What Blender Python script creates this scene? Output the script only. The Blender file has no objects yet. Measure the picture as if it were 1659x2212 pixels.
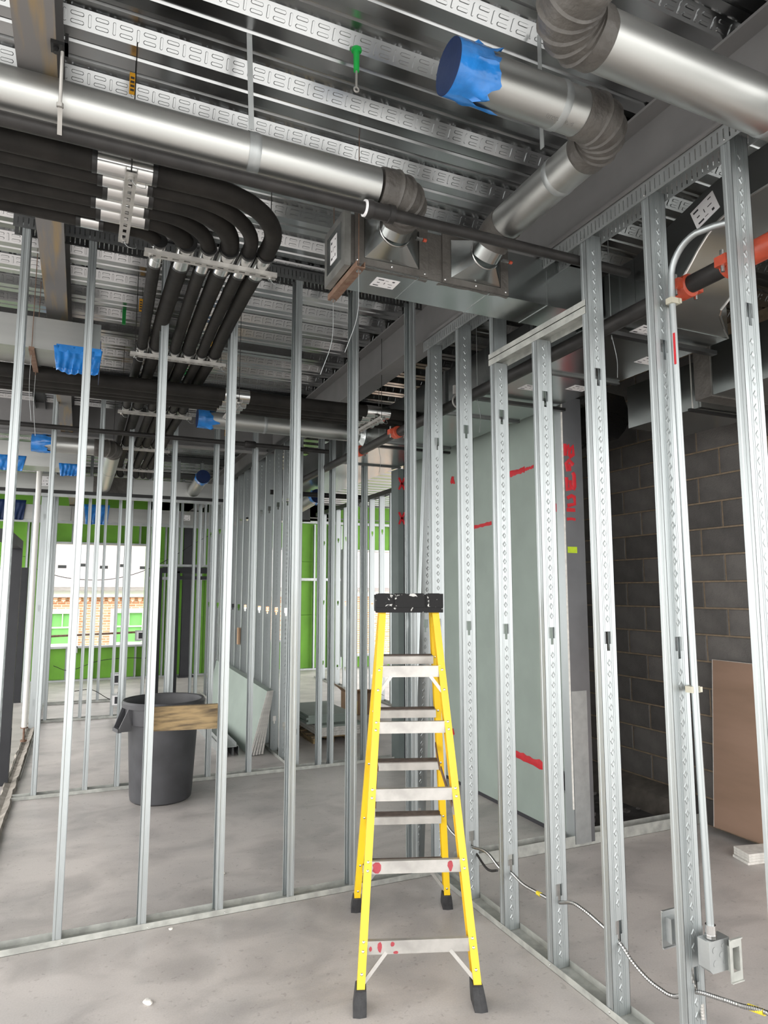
import bpy, bmesh, math, random
from mathutils import Vector, Matrix, noise
random.seed(7)
PI = math.pi
scene = bpy.context.scene
COL = scene.collection
R = math.radians

# ---------------------------------------------------------------- camera
cam_d = bpy.data.cameras.new('camera'); cam = bpy.data.objects.new('camera', cam_d); COL.objects.link(cam)
cam_d.sensor_fit = 'HORIZONTAL'; cam_d.sensor_width = 36.0; cam_d.lens = 36.0 * 1467.0 / 1659.0
cam_d.clip_start = 0.05; cam_d.clip_end = 200
yaw, pit = R(23.99), R(6.70)
rt = Vector((math.cos(yaw), -math.sin(yaw), 0)); fl = Vector((math.sin(yaw), math.cos(yaw), 0))
fw = fl * math.cos(pit) + Vector((0, 0, math.sin(pit))); up = Vector((0, 0, math.cos(pit))) - fl * math.sin(pit)
mw = Matrix.Identity(4)
for i in range(3):
    mw[i][0] = rt[i]; mw[i][1] = up[i]; mw[i][2] = -fw[i]
mw[0][3], mw[1][3], mw[2][3] = 0, 0, 1.75
cam.matrix_world = mw
scene.camera = cam

# ---------------------------------------------------------------- sky, exposure
world = bpy.data.worlds.new('overcast_sky'); scene.world = world; world.use_nodes = True
bg = world.node_tree.nodes['Background']
bg.inputs[0].default_value = (1.0, 0.985, 0.965, 1); bg.inputs[1].default_value = 2.6
vs = scene.view_settings
vs.view_transform = 'Standard'; vs.look = 'None'; vs.gamma = 1; vs.use_curve_mapping = False
vs.exposure = 0.95

# ---------------------------------------------------------------- materials
MATS = {}
def mat(name, col, rough=.5, metal=0., noise_amt=0., nscale=20., col2=None, bump=0., bscale=60., stretch=(1, 1, 1), coords='Object', detail=4., trans=0., coat=0., spec=.5, rvar=0., thresh=None, nd=.0):
    m = bpy.data.materials.new(name); m.use_nodes = True; nt = m.node_tree; b = nt.nodes['Principled BSDF']
    b.inputs['Base Color'].default_value = (*col, 1); b.inputs['Roughness'].default_value = rough
    b.inputs['Metallic'].default_value = metal; b.inputs['Specular IOR Level'].default_value = spec
    if trans: b.inputs['Transmission Weight'].default_value = trans
    if coat: b.inputs['Coat Weight'].default_value = coat; b.inputs['Coat Roughness'].default_value = .15
    if noise_amt or bump or rvar or col2:
        tc = nt.nodes.new('ShaderNodeTexCoord'); mp = nt.nodes.new('ShaderNodeMapping'); mp.inputs['Scale'].default_value = stretch
        nt.links.new(tc.outputs[coords], mp.inputs[0])
        nz = nt.nodes.new('ShaderNodeTexNoise'); nz.inputs['Scale'].default_value = nscale; nz.inputs['Detail'].default_value = detail
        nz.inputs['Distortion'].default_value = nd
        nt.links.new(mp.outputs[0], nz.inputs['Vector'])
        if col2 or noise_amt:
            rmp = nt.nodes.new('ShaderNodeValToRGB')
            c2 = col2 or tuple(c * (1 - noise_amt) for c in col)
            lo, hi = thresh or (.35, .65)
            rmp.color_ramp.elements[0].position = lo; rmp.color_ramp.elements[1].position = hi
            rmp.color_ramp.elements[0].color = (*c2, 1); rmp.color_ramp.elements[1].color = (*col, 1)
            nt.links.new(nz.outputs['Fac'], rmp.inputs[0]); nt.links.new(rmp.outputs[0], b.inputs['Base Color'])
        if rvar:
            mr = nt.nodes.new('ShaderNodeMapRange'); mr.inputs['To Min'].default_value = max(.02, rough - rvar); mr.inputs['To Max'].default_value = rough + rvar
            nt.links.new(nz.outputs['Fac'], mr.inputs[0]); nt.links.new(mr.outputs[0], b.inputs['Roughness'])
        if bump:
            n2 = nt.nodes.new('ShaderNodeTexNoise'); n2.inputs['Scale'].default_value = bscale; n2.inputs['Detail'].default_value = 3
            nt.links.new(mp.outputs[0], n2.inputs['Vector'])
            bp = nt.nodes.new('ShaderNodeBump'); bp.inputs['Strength'].default_value = bump; bp.inputs['Distance'].default_value = .01
            nt.links.new(n2.outputs['Fac'], bp.inputs['Height']); nt.links.new(bp.outputs[0], b.inputs['Normal'])
    MATS[name] = m
    return m

STUD = mat('galvanized_stud', (.405, .435, .44), .43, .85, .05, 9, stretch=(3, 3, .6), rvar=.04, bump=.02, bscale=40)
TRACK = mat('galvanized_track', (.42, .44, .44), .46, .75, .15, 14, bump=.05, bscale=50)
FTRACK = mat('dusty_floor_track', (.46, .47, .44), .55, .35, .3, 16, bump=.08, bscale=50)
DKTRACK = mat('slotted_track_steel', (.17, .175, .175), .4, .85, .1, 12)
DECK = mat('galvanized_deck', (.50, .51, .515), .22, 1., .08, 3, stretch=(.3, 1, 1), rvar=.06)
DUCT = mat('galvanized_duct', (.47, .475, .46), .40, 1., .07, 6, stretch=(.4, 3, 3), rvar=.05)
SHEET = mat('sheet_metal', (.46, .485, .48), .24, 1., .08, 4, rvar=.05)
SHINY = mat('shiny_clamp_metal', (.6, .6, .59), .2, 1.)
MASTIC = mat('duct_mastic', (.055, .049, .044), .5, 0, 0, 14, col2=(.10, .093, .084), bump=.5, bscale=45, thresh=(.3, .8))
FOAM = mat('black_foam', (.008, .0078, .0076), .65, 0, 0, 9, col2=(.022, .02, .018), bump=.15, bscale=30, thresh=(.35, .85), spec=.14)
TAPE = mat('black_tape', (.008, .008, .008), .35)
PIPE = mat('black_steel_pipe', (.012, .012, .012), .45, 0, 0, 12, col2=(.03, .028, .027), thresh=(.35, .85), spec=.25)
RUST = mat('rusty_strut', (.14, .07, .045), .7, .2, 0, 25, col2=(.2, .13, .09), bump=.2)
RED = mat('red_coupling', (.50, .075, .035), .42, 0, .25, 20, bump=.1)
BLUE = mat('blue_film', (.02, .22, .66), .22, 0, .3, 12, bump=.35, bscale=28, coat=.4)
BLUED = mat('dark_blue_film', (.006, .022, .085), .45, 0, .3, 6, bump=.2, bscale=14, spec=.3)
BEAM = mat('primed_steel', (.20, .195, .195), .62, .0, .12, 5, bump=.04)
BEAMR = mat('rust_stained_steel', (.17, .162, .158), .65, 0, 0, 3, col2=(.27, .195, .10), stretch=(7, .5, 1), thresh=(.34, .52))
DARK = mat('dark_frame_paint', (.028, .029, .033), .5, 0, .2, 4, spec=.3)
CONC = None
GREENB = mat('green_board', (.29, .345, .31), .75, 0, .1, 3, bump=.04)
GYP = mat('gypsum_edge', (.72, .70, .66), .85, 0, .2, 30)
BROWNB = mat('brown_board_paper', (.27, .175, .125), .8, 0, 0, 2.2, col2=(.225, .145, .10), stretch=(1, .5, 2.4), thresh=(.35, .6))
GREEN = mat('green_sheathing', (.155, .39, .035), .7, 0, .18, 2.5)
YEL = mat('yellow_fibreglass', (.74, .50, .014), .45, 0, 0, 7, col2=(.70, .42, .010), stretch=(1, 1, .25), thresh=(.3, .6), bump=.03)
ALU = mat('worn_aluminium', (.46, .445, .42), .45, .55, .25, 12, bump=.05)
TREAD = mat('dirty_tread', (.13, .10, .085), .75, 0, .4, 25, bump=.2)
RUBB = mat('black_rubber', (.014, .014, .015), .6, 0, 0, 25, col2=(.045, .045, .047), bump=.3, thresh=(.25, .85), spec=.25)
CAPM = mat('black_plastic_spattered', (.008, .008, .0085), .55, 0, 0, 26, col2=(.5, .5, .48), thresh=(.33, .36), nd=.6, spec=.2)
BINM = mat('dark_grey_plastic', (.034, .0345, .038), .5, 0, 0, 5, col2=(.058, .059, .065), bump=.05, thresh=(.3, .7))
WOOD = mat('weathered_lumber', (.30, .215, .11), .85, 0, 0, 7, col2=(.075, .055, .035), stretch=(.8, 1, 6), thresh=(.34, .58), bump=.2)
PVC = mat('white_pipe', (.72, .71, .68), .4)
WHITE = mat('white_sticker', (.80, .79, .80), .6)
INK = mat('black_print', (.03, .03, .035), .7)
ORNG = mat('orange_tag', (.75, .36, .01), .5, 0, .15, 30)
GRN = mat('green_hanger', (.01, .36, .06), .4)
REDP = mat('red_spray_paint', (.55, .012, .022), .55, 0, .2, 20)
PINKP = mat('dried_red_paint', (.38, .05, .065), .7, 0, .35, 30)
LIME = mat('lime_paint', (.46, .62, .02), .7, 0, .2, 20)
CARD = mat('cardboard', (.36, .24, .15), .85, 0, .15, 8)
YTAPE = mat('yellow_tape', (.7, .56, .03), .4)
ROOFM = mat('pale_shingle', (.34, .315, .31), .9, 0, 0, 5, col2=(.28, .25, .245), stretch=(1, 3, 3))
TRIMM = mat('white_trim', (.75, .74, .70), .6)
PANEG = mat('painted_reflection_glass', (.22, .55, .17), .3, 0, .2, 2)  # house panes: the green reflection is painted in as base colour
DIRT = mat('crumbled_mortar', (.34, .31, .27), .95, 0, .4, 12, bump=.6, bscale=25)
GLASSF = mat('foil_wrap', (.10, .10, .10), .18, .9, .3, 10, bump=.9, bscale=14)

def concrete():
    m = bpy.data.materials.new('concrete_slab'); m.use_nodes = True; nt = m.node_tree; b = nt.nodes['Principled BSDF']; L = nt.links.new
    tc = nt.nodes.new('ShaderNodeTexCoord')
    def nz(s, d=5, dist=0., st=(1, 1, 1)):
        mp = nt.nodes.new('ShaderNodeMapping'); mp.inputs['Scale'].default_value = st; L(tc.outputs['Object'], mp.inputs[0])
        n = nt.nodes.new('ShaderNodeTexNoise'); n.inputs['Scale'].default_value = s; n.inputs['Detail'].default_value = d; n.inputs['Distortion'].default_value = dist
        L(mp.outputs[0], n.inputs['Vector']); return n.outputs['Fac']
    def ramp(f, p0, c0, p1, c1):
        r = nt.nodes.new('ShaderNodeValToRGB'); e = r.color_ramp.elements
        e[0].position = p0; e[0].color = (*c0, 1); e[1].position = p1; e[1].color = (*c1, 1); L(f, r.inputs[0]); return r.outputs[0]
    def mix(t, f, a, c):
        x = nt.nodes.new('ShaderNodeMixRGB'); x.blend_type = t
        if isinstance(f, float): x.inputs[0].default_value = f
        else: L(f, x.inputs[0])
        L(a, x.inputs[1]); L(c, x.inputs[2]); return x.outputs[0]
    base = ramp(nz(1.3, 6, .6), .36, (.43, .405, .39), .66, (.55, .51, .485))
    sweep = ramp(nz(2.6, 8, .5, (1, 1.35, 1)), .34, (.68, .68, .68), .54, (1, 1, 1))
    c = mix('MULTIPLY', .75, base, sweep)
    spk = ramp(nz(38, 3), .30, (.45, .42, .40), .36, (1, 1, 1))
    c = mix('MULTIPLY', .35, c, spk)
    fine = ramp(nz(120, 2), .3, (.88, .88, .88), .7, (1, 1, 1))
    c = mix('MULTIPLY', .8, c, fine)
    L(c, b.inputs['Base Color']); b.inputs['Roughness'].default_value = .42; b.inputs['Specular IOR Level'].default_value = .5
    bp = nt.nodes.new('ShaderNodeBump'); bp.inputs['Strength'].default_value = .12; bp.inputs['Distance'].default_value = .004
    L(nz(55, 5), bp.inputs['Height']); L(bp.outputs[0], b.inputs['Normal'])
    return m
CONC = concrete()

def block_mat(name, c1, c2, c3):
    m = mat(name, c1, .9, 0, 0, 5, col2=c2, coords='Object', thresh=(.3, .65), bump=.5, bscale=90, detail=8)
    nt = m.node_tree; oi = nt.nodes.new('ShaderNodeObjectInfo'); b = nt.nodes['Principled BSDF']
    src = b.inputs['Base Color'].links[0].from_socket
    mx = nt.nodes.new('ShaderNodeMixRGB'); mx.blend_type = 'MULTIPLY'; mx.inputs[0].default_value = 1
    rp = nt.nodes.new('ShaderNodeValToRGB'); rp.color_ramp.elements[0].color = (*c3, 1); rp.color_ramp.elements[1].color = (1.15, 1.15, 1.15, 1)
    nt.links.new(oi.outputs['Random'], rp.inputs[0]); nt.links.new(src, mx.inputs[1]); nt.links.new(rp.outputs[0], mx.inputs[2]); nt.links.new(mx.outputs[0], b.inputs['Base Color'])
    return m
BLOCK = block_mat('grey_block', (.125, .117, .11), (.07, .066, .063), (.66, .66, .67))
MORTAR = mat('tan_mortar', (.25, .19, .13), .95, 0, .25, 25, bump=.5)

def brick_mat():
    m = bpy.data.materials.new('orange_brick'); m.use_nodes = True; nt = m.node_tree; b = nt.nodes['Principled BSDF']
    tc = nt.nodes.new('ShaderNodeTexCoord'); mp = nt.nodes.new('ShaderNodeMapping'); mp.inputs['Rotation'].default_value = (PI / 2, 0, 0)
    br = nt.nodes.new('ShaderNodeTexBrick'); br.inputs['Color1'].default_value = (.60, .26, .14, 1); br.inputs['Color2'].default_value = (.70, .38, .24, 1); br.inputs['Mortar'].default_value = (.70, .62, .50, 1)
    br.inputs['Scale'].default_value = 1; br.inputs['Brick Width'].default_value = .215; br.inputs['Row Height'].default_value = .072; br.inputs['Mortar Size'].default_value = .012
    nt.links.new(tc.outputs['Object'], mp.inputs[0]); nt.links.new(mp.outputs[0], br.inputs['Vector']); nt.links.new(br.outputs['Color'], b.inputs['Base Color']); b.inputs['Roughness'].default_value = .9
    return m
BRICKM = brick_mat()

# ---------------------------------------------------------------- mesh helpers
class MB:
    def __init__(s, M=None): s.v = []; s.f = []; s.M = M
    def add(s, vs_, fs_):
        o = len(s.v)
        for p in vs_:
            p = Vector(p); s.v.append(s.M @ p if s.M else p)
        s.f += [tuple(i + o for i in f) for f in fs_]
        return s
    def box(s, x0, x1, y0, y1, z0, z1):
        if x0 > x1: x0, x1 = x1, x0
        if y0 > y1: y0, y1 = y1, y0
        if z0 > z1: z0, z1 = z1, z0
        return s.add([(x0, y0, z0), (x1, y0, z0), (x1, y1, z0), (x0, y1, z0), (x0, y0, z1), (x1, y0, z1), (x1, y1, z1), (x0, y1, z1)],
                     [(0, 3, 2, 1), (4, 5, 6, 7), (0, 1, 5, 4), (1, 2, 6, 5), (2, 3, 7, 6), (3, 0, 4, 7)])
    def bar(s, p, q, w, h, upv=(0, 0, 1), taper=1.):
        p = Vector(p); q = Vector(q); d = (q - p).normalized(); u = Vector(upv); a = d.cross(u)
        if a.length < 1e-5: a = d.cross(Vector((0, 1, 0)))
        a.normalize(); b = a.cross(d).normalized()
        vs_ = []
        for c, k in ((p, 1.), (q, taper)):
            for i, j in ((-1, -1), (1, -1), (1, 1), (-1, 1)): vs_.append(c + a * (i * w / 2 * k) + b * (j * h / 2 * k))
        return s.add(vs_, [(0, 1, 2, 3), (7, 6, 5, 4), (0, 4, 5, 1), (1, 5, 6, 2), (2, 6, 7, 3), (3, 7, 4, 0)])
    def tube(s, pts, r, n=12, cap=True, jit=0.):
        pts = [Vector(p) for p in pts]; N = len(pts)
        rs = r if isinstance(r, (list, tuple)) else [r] * N
        t0 = (pts[1] - pts[0]).normalized(); a = t0.orthogonal().normalized(); rings = []; vs_ = []
        for i in range(N):
            if i == 0: t = t0
            elif i == N - 1: t = (pts[i] - pts[i - 1]).normalized()
            else: t = ((pts[i + 1] - pts[i]).normalized() + (pts[i] - pts[i - 1]).normalized()).normalized()
            a = (a - t * a.dot(t)).normalized(); b = t.cross(a)
            for k in range(n):
                th = 2 * PI * k / n; rr = rs[i]
                if jit: rr *= 1 + jit * noise.noise(pts[i] * 11 + Vector((math.cos(th), math.sin(th), 0)) * 2.)
                vs_.append(pts[i] + a * (rr * math.cos(th)) + b * (rr * math.sin(th)))
        fs_ = []
        for i in range(N - 1):
            for k in range(n):
                k2 = (k + 1) % n; fs_.append((i * n + k, i * n + k2, (i + 1) * n + k2, (i + 1) * n + k))
        if cap: fs_.append(tuple(range(n - 1, -1, -1))); fs_.append(tuple((N - 1) * n + k for k in range(n)))
        return s.add(vs_, fs_)
    def cyl(s, p, q, r, n=12, r2=None): return s.tube([p, q], [r, r if r2 is None else r2], n)
    def prism(s, poly, off):
        n = len(poly); off = Vector(off); a = [Vector(p) for p in poly]
        return s.add(a + [p + off for p in a], [tuple(range(n - 1, -1, -1)), tuple(range(n, 2 * n))] + [(i, (i + 1) % n, n + (i + 1) % n, n + i) for i in range(n)])
    def lathe(s, prof, n=24, c=(0, 0, 0), axis='z'):
        vs_ = []; fs_ = []
        for r, z in prof:
            for k in range(n):
                th = 2 * PI * k / n; vs_.append((c[0] + r * math.cos(th), c[1] + r * math.sin(th), c[2] + z))
        for i in range(len(prof) - 1):
            for k in range(n):
                k2 = (k + 1) % n; fs_.append((i * n + k, i * n + k2, (i + 1) * n + k2, (i + 1) * n + k))
        return s.add(vs_, fs_)
    def sweep(s, prof, p, q, ua, ub):          # closed 2-D profile extruded from p to q; ua, ub are its axes
        p = Vector(p); q = Vector(q); ua = Vector(ua); ub = Vector(ub); n = len(prof)
        vs_ = [c + ua * a + ub * b for c in (p, q) for a, b in prof]
        return s.add(vs_, [tuple(range(n - 1, -1, -1)), tuple(range(n, 2 * n))] + [(i, (i + 1) % n, n + (i + 1) % n, n + i) for i in range(n)])
    def mesh(s, name, m, smooth=None, org=(0, 0, 0)):
        me = bpy.data.meshes.new(name); o = Vector(org)
        me.from_pydata([tuple(v - o) for v in s.v], [], s.f); me.update()
        bm = bmesh.new(); bm.from_mesh(me); bmesh.ops.recalc_face_normals(bm, faces=bm.faces); bm.to_mesh(me); bm.free()
        if smooth:
            me.polygons.foreach_set('use_smooth', [True] * len(me.polygons)); me.set_sharp_from_angle(angle=R(smooth))
        me.materials.append(m)
        return me

def wloc(o):
    v = Vector(o.location)
    while o.parent: o = o.parent; v += o.location
    return v
def obj(name, mb, m, parent=None, smooth=None, label=None):
    """one mesh object from world-space geometry; its origin is the middle of its base"""
    xs = [v.x for v in mb.v]; ys = [v.y for v in mb.v]; zs = [v.z for v in mb.v]
    org = Vector(((min(xs) + max(xs)) / 2, (min(ys) + max(ys)) / 2, min(zs)))
    o = bpy.data.objects.new(name, mb.mesh(name, m, smooth, org)); COL.objects.link(o)
    o.location = org - (wloc(parent) if parent else Vector())
    if parent: o.parent = parent
    if label: o['label'] = label
    return o
def inst(name, me, loc, rotz=0., parent=None, scale=None):
    o = bpy.data.objects.new(name, me); COL.objects.link(o)
    o.location = Vector(loc) - (wloc(parent) if parent else Vector()); o.rotation_euler[2] = rotz
    if scale: o.scale = scale
    if parent: o.parent = parent
    return o
def tag(o, label, cat, group=None):
    o['label'] = label; o['category'] = cat
    if group: o['group'] = group
    return o
def thing(name, label, cat, loc, group=None):
    o = bpy.data.objects.new(name, None); COL.objects.link(o); o.location = loc; o.empty_display_size = .1
    return tag(o, label, cat, group)
def struct(o): o['kind'] = 'structure'; return o
def B(x0, x1, y0, y1, z0, z1): return MB().box(x0, x1, y0, y1, z0, z1)
def arc(c, a, b, r, t0, t1, n):
    c = Vector(c); a = Vector(a); b = Vector(b)
    return [c + a * (r * math.cos(t0 + (t1 - t0) * i / n)) + b * (r * math.sin(t0 + (t1 - t0) * i / n)) for i in range(n + 1)]
def smoothpath(P, n=6):
    P = [Vector(p) for p in P]; out = []
    Q = [2 * P[0] - P[1]] + P + [2 * P[-1] - P[-2]]
    for i in range(1, len(Q) - 2):
        a, b, c, d = Q[i - 1:i + 3]
        for k in range(n):
            t = k / n
            out.append(.5 * ((2 * b) + (c - a) * t + (2 * a - 5 * b + 4 * c - d) * t * t + (3 * b - a - 3 * c + d) * t ** 3))
    out.append(P[-1]); return out

# ---------------------------------------------------------------- floor, ground, ceiling
struct(obj('floor', B(-3.4, 7.6, -1.3, 15.25, -.2, 0), CONC))
struct(obj('ground', B(-40, 45, -40, 60, -3.1, -3.0), mat('pale_pavement', (.42, .42, .41), .9, 0, .2, 1.5)))
ceil = struct(obj('ceiling', B(-3.4, 7.6, -1.3, 15.25, 3.875, 4.05), mat('slab_concrete', (.3, .3, .3), .9)))
P = .305; ZB, ZT = 3.78, 3.832
X0, X1 = -3.4, 7.6
mb = MB()
for k in range(3):
    y = k * P
    # outline across one flute: bottom flange with stiffener, rising web, top flange with stiffener, falling web
    pr = [(y, ZB), (y + .052, ZB), (y + .058, ZB + .009), (y + .068, ZB + .009), (y + .074, ZB), (y + .126, ZB), (y + .132, ZB + .006),
          (y + .160, ZT), (y + .206, ZT), (y + .211, ZT + .008), (y + .219, ZT + .008), (y + .224, ZT), (y + .267, ZT), (y + P, ZB)]
    vs_ = [(x, a, b) for x in (X0, X1) for a, b in pr]; n = len(pr)
    mb.add(vs_, [(i, i + 1, n + i + 1, n + i) for i in range(n - 1)])
    # stamped lozenges on the falling web
    p0 = Vector((0, y + .267, ZT)); d = Vector((0, P - .267, ZB - ZT)); L = d.length; d.normalize(); nrm = Vector((0, -d.z, d.y)) * -1
    if nrm.y > 0: nrm = -nrm
    ex = Vector((1, 0, 0))
    def pill(cx, cs, lx, ls):
        c = p0 + ex * cx + d * cs; vs2 = []
        for k2, (sc, h) in enumerate(((1, 0), (.72, .0042))):
            a, b = lx / 2, ls / 2; r = min(a, b)
            pts = []
            for q in range(8):
                th = PI / 8 + q * PI / 4
                px = (a - r) * (1 if math.cos(th) > 0 else -1) + r * math.cos(th); py = (b - r) * (1 if math.sin(th) > 0 else -1) + r * math.sin(th)
                kx = (a - (1 - sc) * r) / a; ky = (b - (1 - sc) * r) / b
                pts.append(c + ex * (px * kx) + d * (py * ky) + nrm * (h + .0002))
            vs2 += pts
        mb.add(vs2, [(i, (i + 1) % 8, 8 + (i + 1) % 8, 8 + i) for i in range(8)] + [tuple(range(8, 16))])
    x = -1.6
    while x < 4.5:
        pill(x, L * .30, .046, .014); pill(x, L * .70, .046, .014); pill(x + .0415, L * .5, .011, .042); x += .083
sheet = mb.mesh('deck_sheet', DECK, 35)
for k in range(-4, 14):
    inst('deck_sheet', sheet, (0, 2.50 + k * 3 * P, 0), parent=ceil)

# ---------------------------------------------------------------- steel beams
def ibeam(name, label, x0, x1, y0, y1, z0, z1, m, tf=.012, tw=.010):
    t = thing(name, label, 'beam', ((x0 + x1) / 2, (y0 + y1) / 2, z0)); c = (x0 + x1) / 2
    obj('bottom_flange', B(x0, x1, y0, y1, z0, z0 + tf), m, t); obj('top_flange', B(x0, x1, y0, y1, z1 - tf, z1), BEAM, t)
    obj('web', B(c - tw / 2, c + tw / 2, y0, y1, z0 + tf, z1 - tf), BEAM, t)
    return t
ibeam('steel_beam', 'grey steel ceiling beam with rust streak above the left pipes', -.27, -.15, -1.3, 15, 3.468, 3.78, BEAMR)
bm_r = ibeam('steel_beam', 'wide grey steel beam over the right stud wall', 2.078, 2.245, -1.3, 15, 3.468, 3.78, BEAM)
ibeam('steel_beam', 'grey steel cross beam at the far end above the windows', -3.4, 7, 14.7, 14.85, 3.42, 3.78, BEAM).rotation_euler[2] = 0

# ---------------------------------------------------------------- block wall on the right
wr = struct(obj('wall_right', B(4.415, 4.60, 1.2, 9.2, 0, 3.78), MORTAR))
CH, BL = .2032, .406
full = B(-.0, .02, 0, .396, 0, .193)
# one block face, eased edges
def block(w):
    b = MB(); e = .006
    b.add([(0, e, e), (0, w - e, e), (0, w - e, .193 - e), (0, e, .193 - e), (.008, 0, 0), (.008, w, 0), (.008, w, .193), (.008, 0, .193), (.05, 0, 0), (.05, w, 0), (.05, w, .193), (.05, 0, .193)],
          [(0, 1, 2, 3), (0, 4, 5, 1), (1, 5, 6, 2), (2, 6, 7, 3), (3, 7, 4, 0), (4, 8, 9, 5), (5, 9, 10, 6), (6, 10, 11, 7), (7, 11, 8, 4), (8, 11, 10, 9)])
    return b.mesh('concrete_block', BLOCK)
bme = block(.396)
for r_ in range(18):
    y = 1.9 + (.203 if r_ % 2 else 0) - .1
    while y < 8.0:
        inst('concrete_block', bme, (4.408, y, .005 + r_ * CH), parent=wr); y += BL

# ---------------------------------------------------------------- far wall: sheathing, framing, windows
wf = struct(obj('wall_far', B(-3.4, -.62, 15.16, 15.25, 0, 3.78), GREEN))
def sheath(x0, x1, z0, z1):
    obj('sheathing_panel', B(x0 + .004, x1 - .004, 15.10, 15.16, z0 + .004, z1 - .004), GREEN, wf)
def field(x0, x1, z0, z1):
    x = x0
    while x < x1 - .01:
        xe = min(x + 1.22, x1); z = z0
        while z < z1 - .01:
            ze = min(z + 1.22, z1); sheath(x, xe, z, ze); z = ze
        x = xe
field(-3.4, -.55, 0, 3.4); field(-.55, 1.24, 0, .68); field(-.55, 1.24, 2.70, 3.4); field(1.24, 3.3, 0, 3.4)
field(3.3, 4.5, 0, .68); field(3.3, 4.5, 2.70, 3.4); field(4.5, 5.62, 0, 3.4); field(5.62, 7.3, 0, .3); field(5.62, 7.3, 2.7, 3.4)
obj('wall_backing', B(1.24, 3.3, 15.165, 15.25, 0, 3.78), GREEN, wf); obj('wall_backing', B(4.5, 5.62, 15.165, 15.25, 0, 3.78), GREEN, wf)
obj('wall_backing', B(-.62, 7.4, 15.165, 15.25, 3.2, 3.78), GREEN, wf); obj('wall_backing', B(-.55, 1.24, 15.165, 15.25, 0, .66), GREEN, wf)
for i, (x0, x1, z0, z1) in enumerate([(-.55, 1.24, .68, 2.70), (3.3, 4.5, .68, 2.70), (5.62, 7.3, .3, 2.7)]):
    w = struct(obj('window_%d' % (i + 1), B(x0 - .03, x1 + .03, 14.93, 15.14, z1, z1 + .04), TRACK))
    obj('sill_track', B(x0 - .03, x1 + .03, 14.93, 15.14, z0 - .04, z0), TRACK, w)
    for x in (x0 - .03, x1): obj('jamb_track', B(x, x + .03, 14.93, 15.14, z0, z1), TRACK, w)
    if i == 0: obj('guard_rail', MB().cyl((x0, 15.0, .88), (x1, 15.0, .93), .022, 8), RUST, w)
STUDF = MB().box(0, .012, 0, .09, 0, 3.3).box(0, .04, 0, .003, 0, 3.3).mesh('stud', STUD)
def fstud(x, z0=0, h=3.3): inst('stud', STUDF, (x, 14.99, z0), parent=wf, scale=(1, 1, h / 3.3))
for x in (-3.4, -3.0, -2.6, -2.2, -1.8, -1.4, -1.0, -.62, 1.27, 1.6, 1.85, 2.35, 2.6, 3.0, 3.24, 4.52, 4.9, 5.25, 5.56): fstud(x)
for x in (-.2, .25, .68, 1.08): fstud(x, 0, .66); fstud(x, 2.74, .6)
obj('cross_brace', B(1.27, 3.2, 14.985, 15.0, 2.0, 2.06), TRACK, wf); obj('cross_brace', B(4.5, 5.6, 14.985, 15.0, 2.0, 2.06), TRACK, wf)
obj('base_track', B(-4, 5.6, 14.98, 15.09, 0, .03), TRACK, wf); obj('head_track', B(-4, 7.3, 14.98, 15.09, 3.32, 3.38), TRACK, wf)
def outlet(loc, label, sz=.11, box=ALU):
    x, y, z = loc
    t = thing('junction_box', label, 'junction box', loc)
    obj('box_body', B(x - sz / 2, x + sz / 2, y, y + .05, z, z + sz), TRACK, t)
    obj('mud_ring', B(x - sz * .38, x + sz * .38, y - .012, y, z + sz * .12, z + sz * .88), WHITE, t)
    obj('receptacle_hole', B(x - sz * .2, x + sz * .2, y - .016, y - .010, z + sz * .22, z + sz * .78), INK, t)
    return t

# ---------------------------------------------------------------- neighbouring house seen through the window
h = thing('brick_house', 'orange brick house with pale shingle roof beyond the window opening', 'house', (1, 21.2, -3))
WIN = [(-.68, -.12, .33, 1.15), (.97, 1.68, .33, 1.15), (2.7, 3.4, .33, 1.15), (4.3, 5.0, .33, 1.15), (6.0, 6.7, .33, 1.15), (-2.4, -1.7, .33, 1.15)]
obj('wall', B(-6, 12, 21.0, 24.2, -3, 1.68), BRICKM, h)
for k, (x0, x1, z0, z1) in enumerate(WIN):
    w = obj('window', MB().box(x0 - .14, x0, 20.9, 21, z0 - .06, z1 + .13).box(x1, x1 + .14, 20.9, 21, z0 - .06, z1 + .13).box(x0, x1, 20.9, 21, z1, z1 + .13).box(x0, x1, 20.9, 21, z0 - .06, z0).box(x0, x1, 20.93, 21, z0 + .42, z0 + .46).box((x0 + x1) / 2 - .012, (x0 + x1) / 2 + .012, 20.93, 20.98, z0 + .46, z1), TRIMM, h)
    obj('pane', B(x0, x1, 20.97, 20.995, z0, z1), PANEG, w)
obj('cornice', B(-6.2, 12.2, 20.86, 21, 1.60, 1.80), TRIMM, h)
dm = B(-.05, .05, 20.90, 21.0, 1.46, 1.58).mesh('dentil', BRICKM)
for k in range(60): inst('dentil', dm, (-4 + k * .2, 0, 0), parent=h)
rf = obj('roof', MB().prism([(-6.3, 20.7, 1.78), (12.3, 20.7, 1.78), (12.3, 25.5, 5.2), (-6.3, 25.5, 5.2)], (0, 0, .08)), ROOFM, h)
cm = MB()
for k in range(24):
    y = 20.7 + k * .2; z = 1.865 + (y - 20.7) * (3.42 / 4.8)
    cm.prism([(-6.3, y, z), (12.3, y, z), (12.3, y + .2, z + .1425), (-6.3, y + .2, z + .1425)], (0, 0, .018))
obj('shingle_courses', cm, ROOFM, rf)['kind'] = 'stuff'
for k in range(8):
    x = -.6 + k * .55; y = 21.45 + (k % 2) * .08; z = 1.88 + (y - 20.7) * .7125
    obj('snow_guard', MB().box(x, x + .22, y, y + .02, z, z + .09), DARK, rf)

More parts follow.
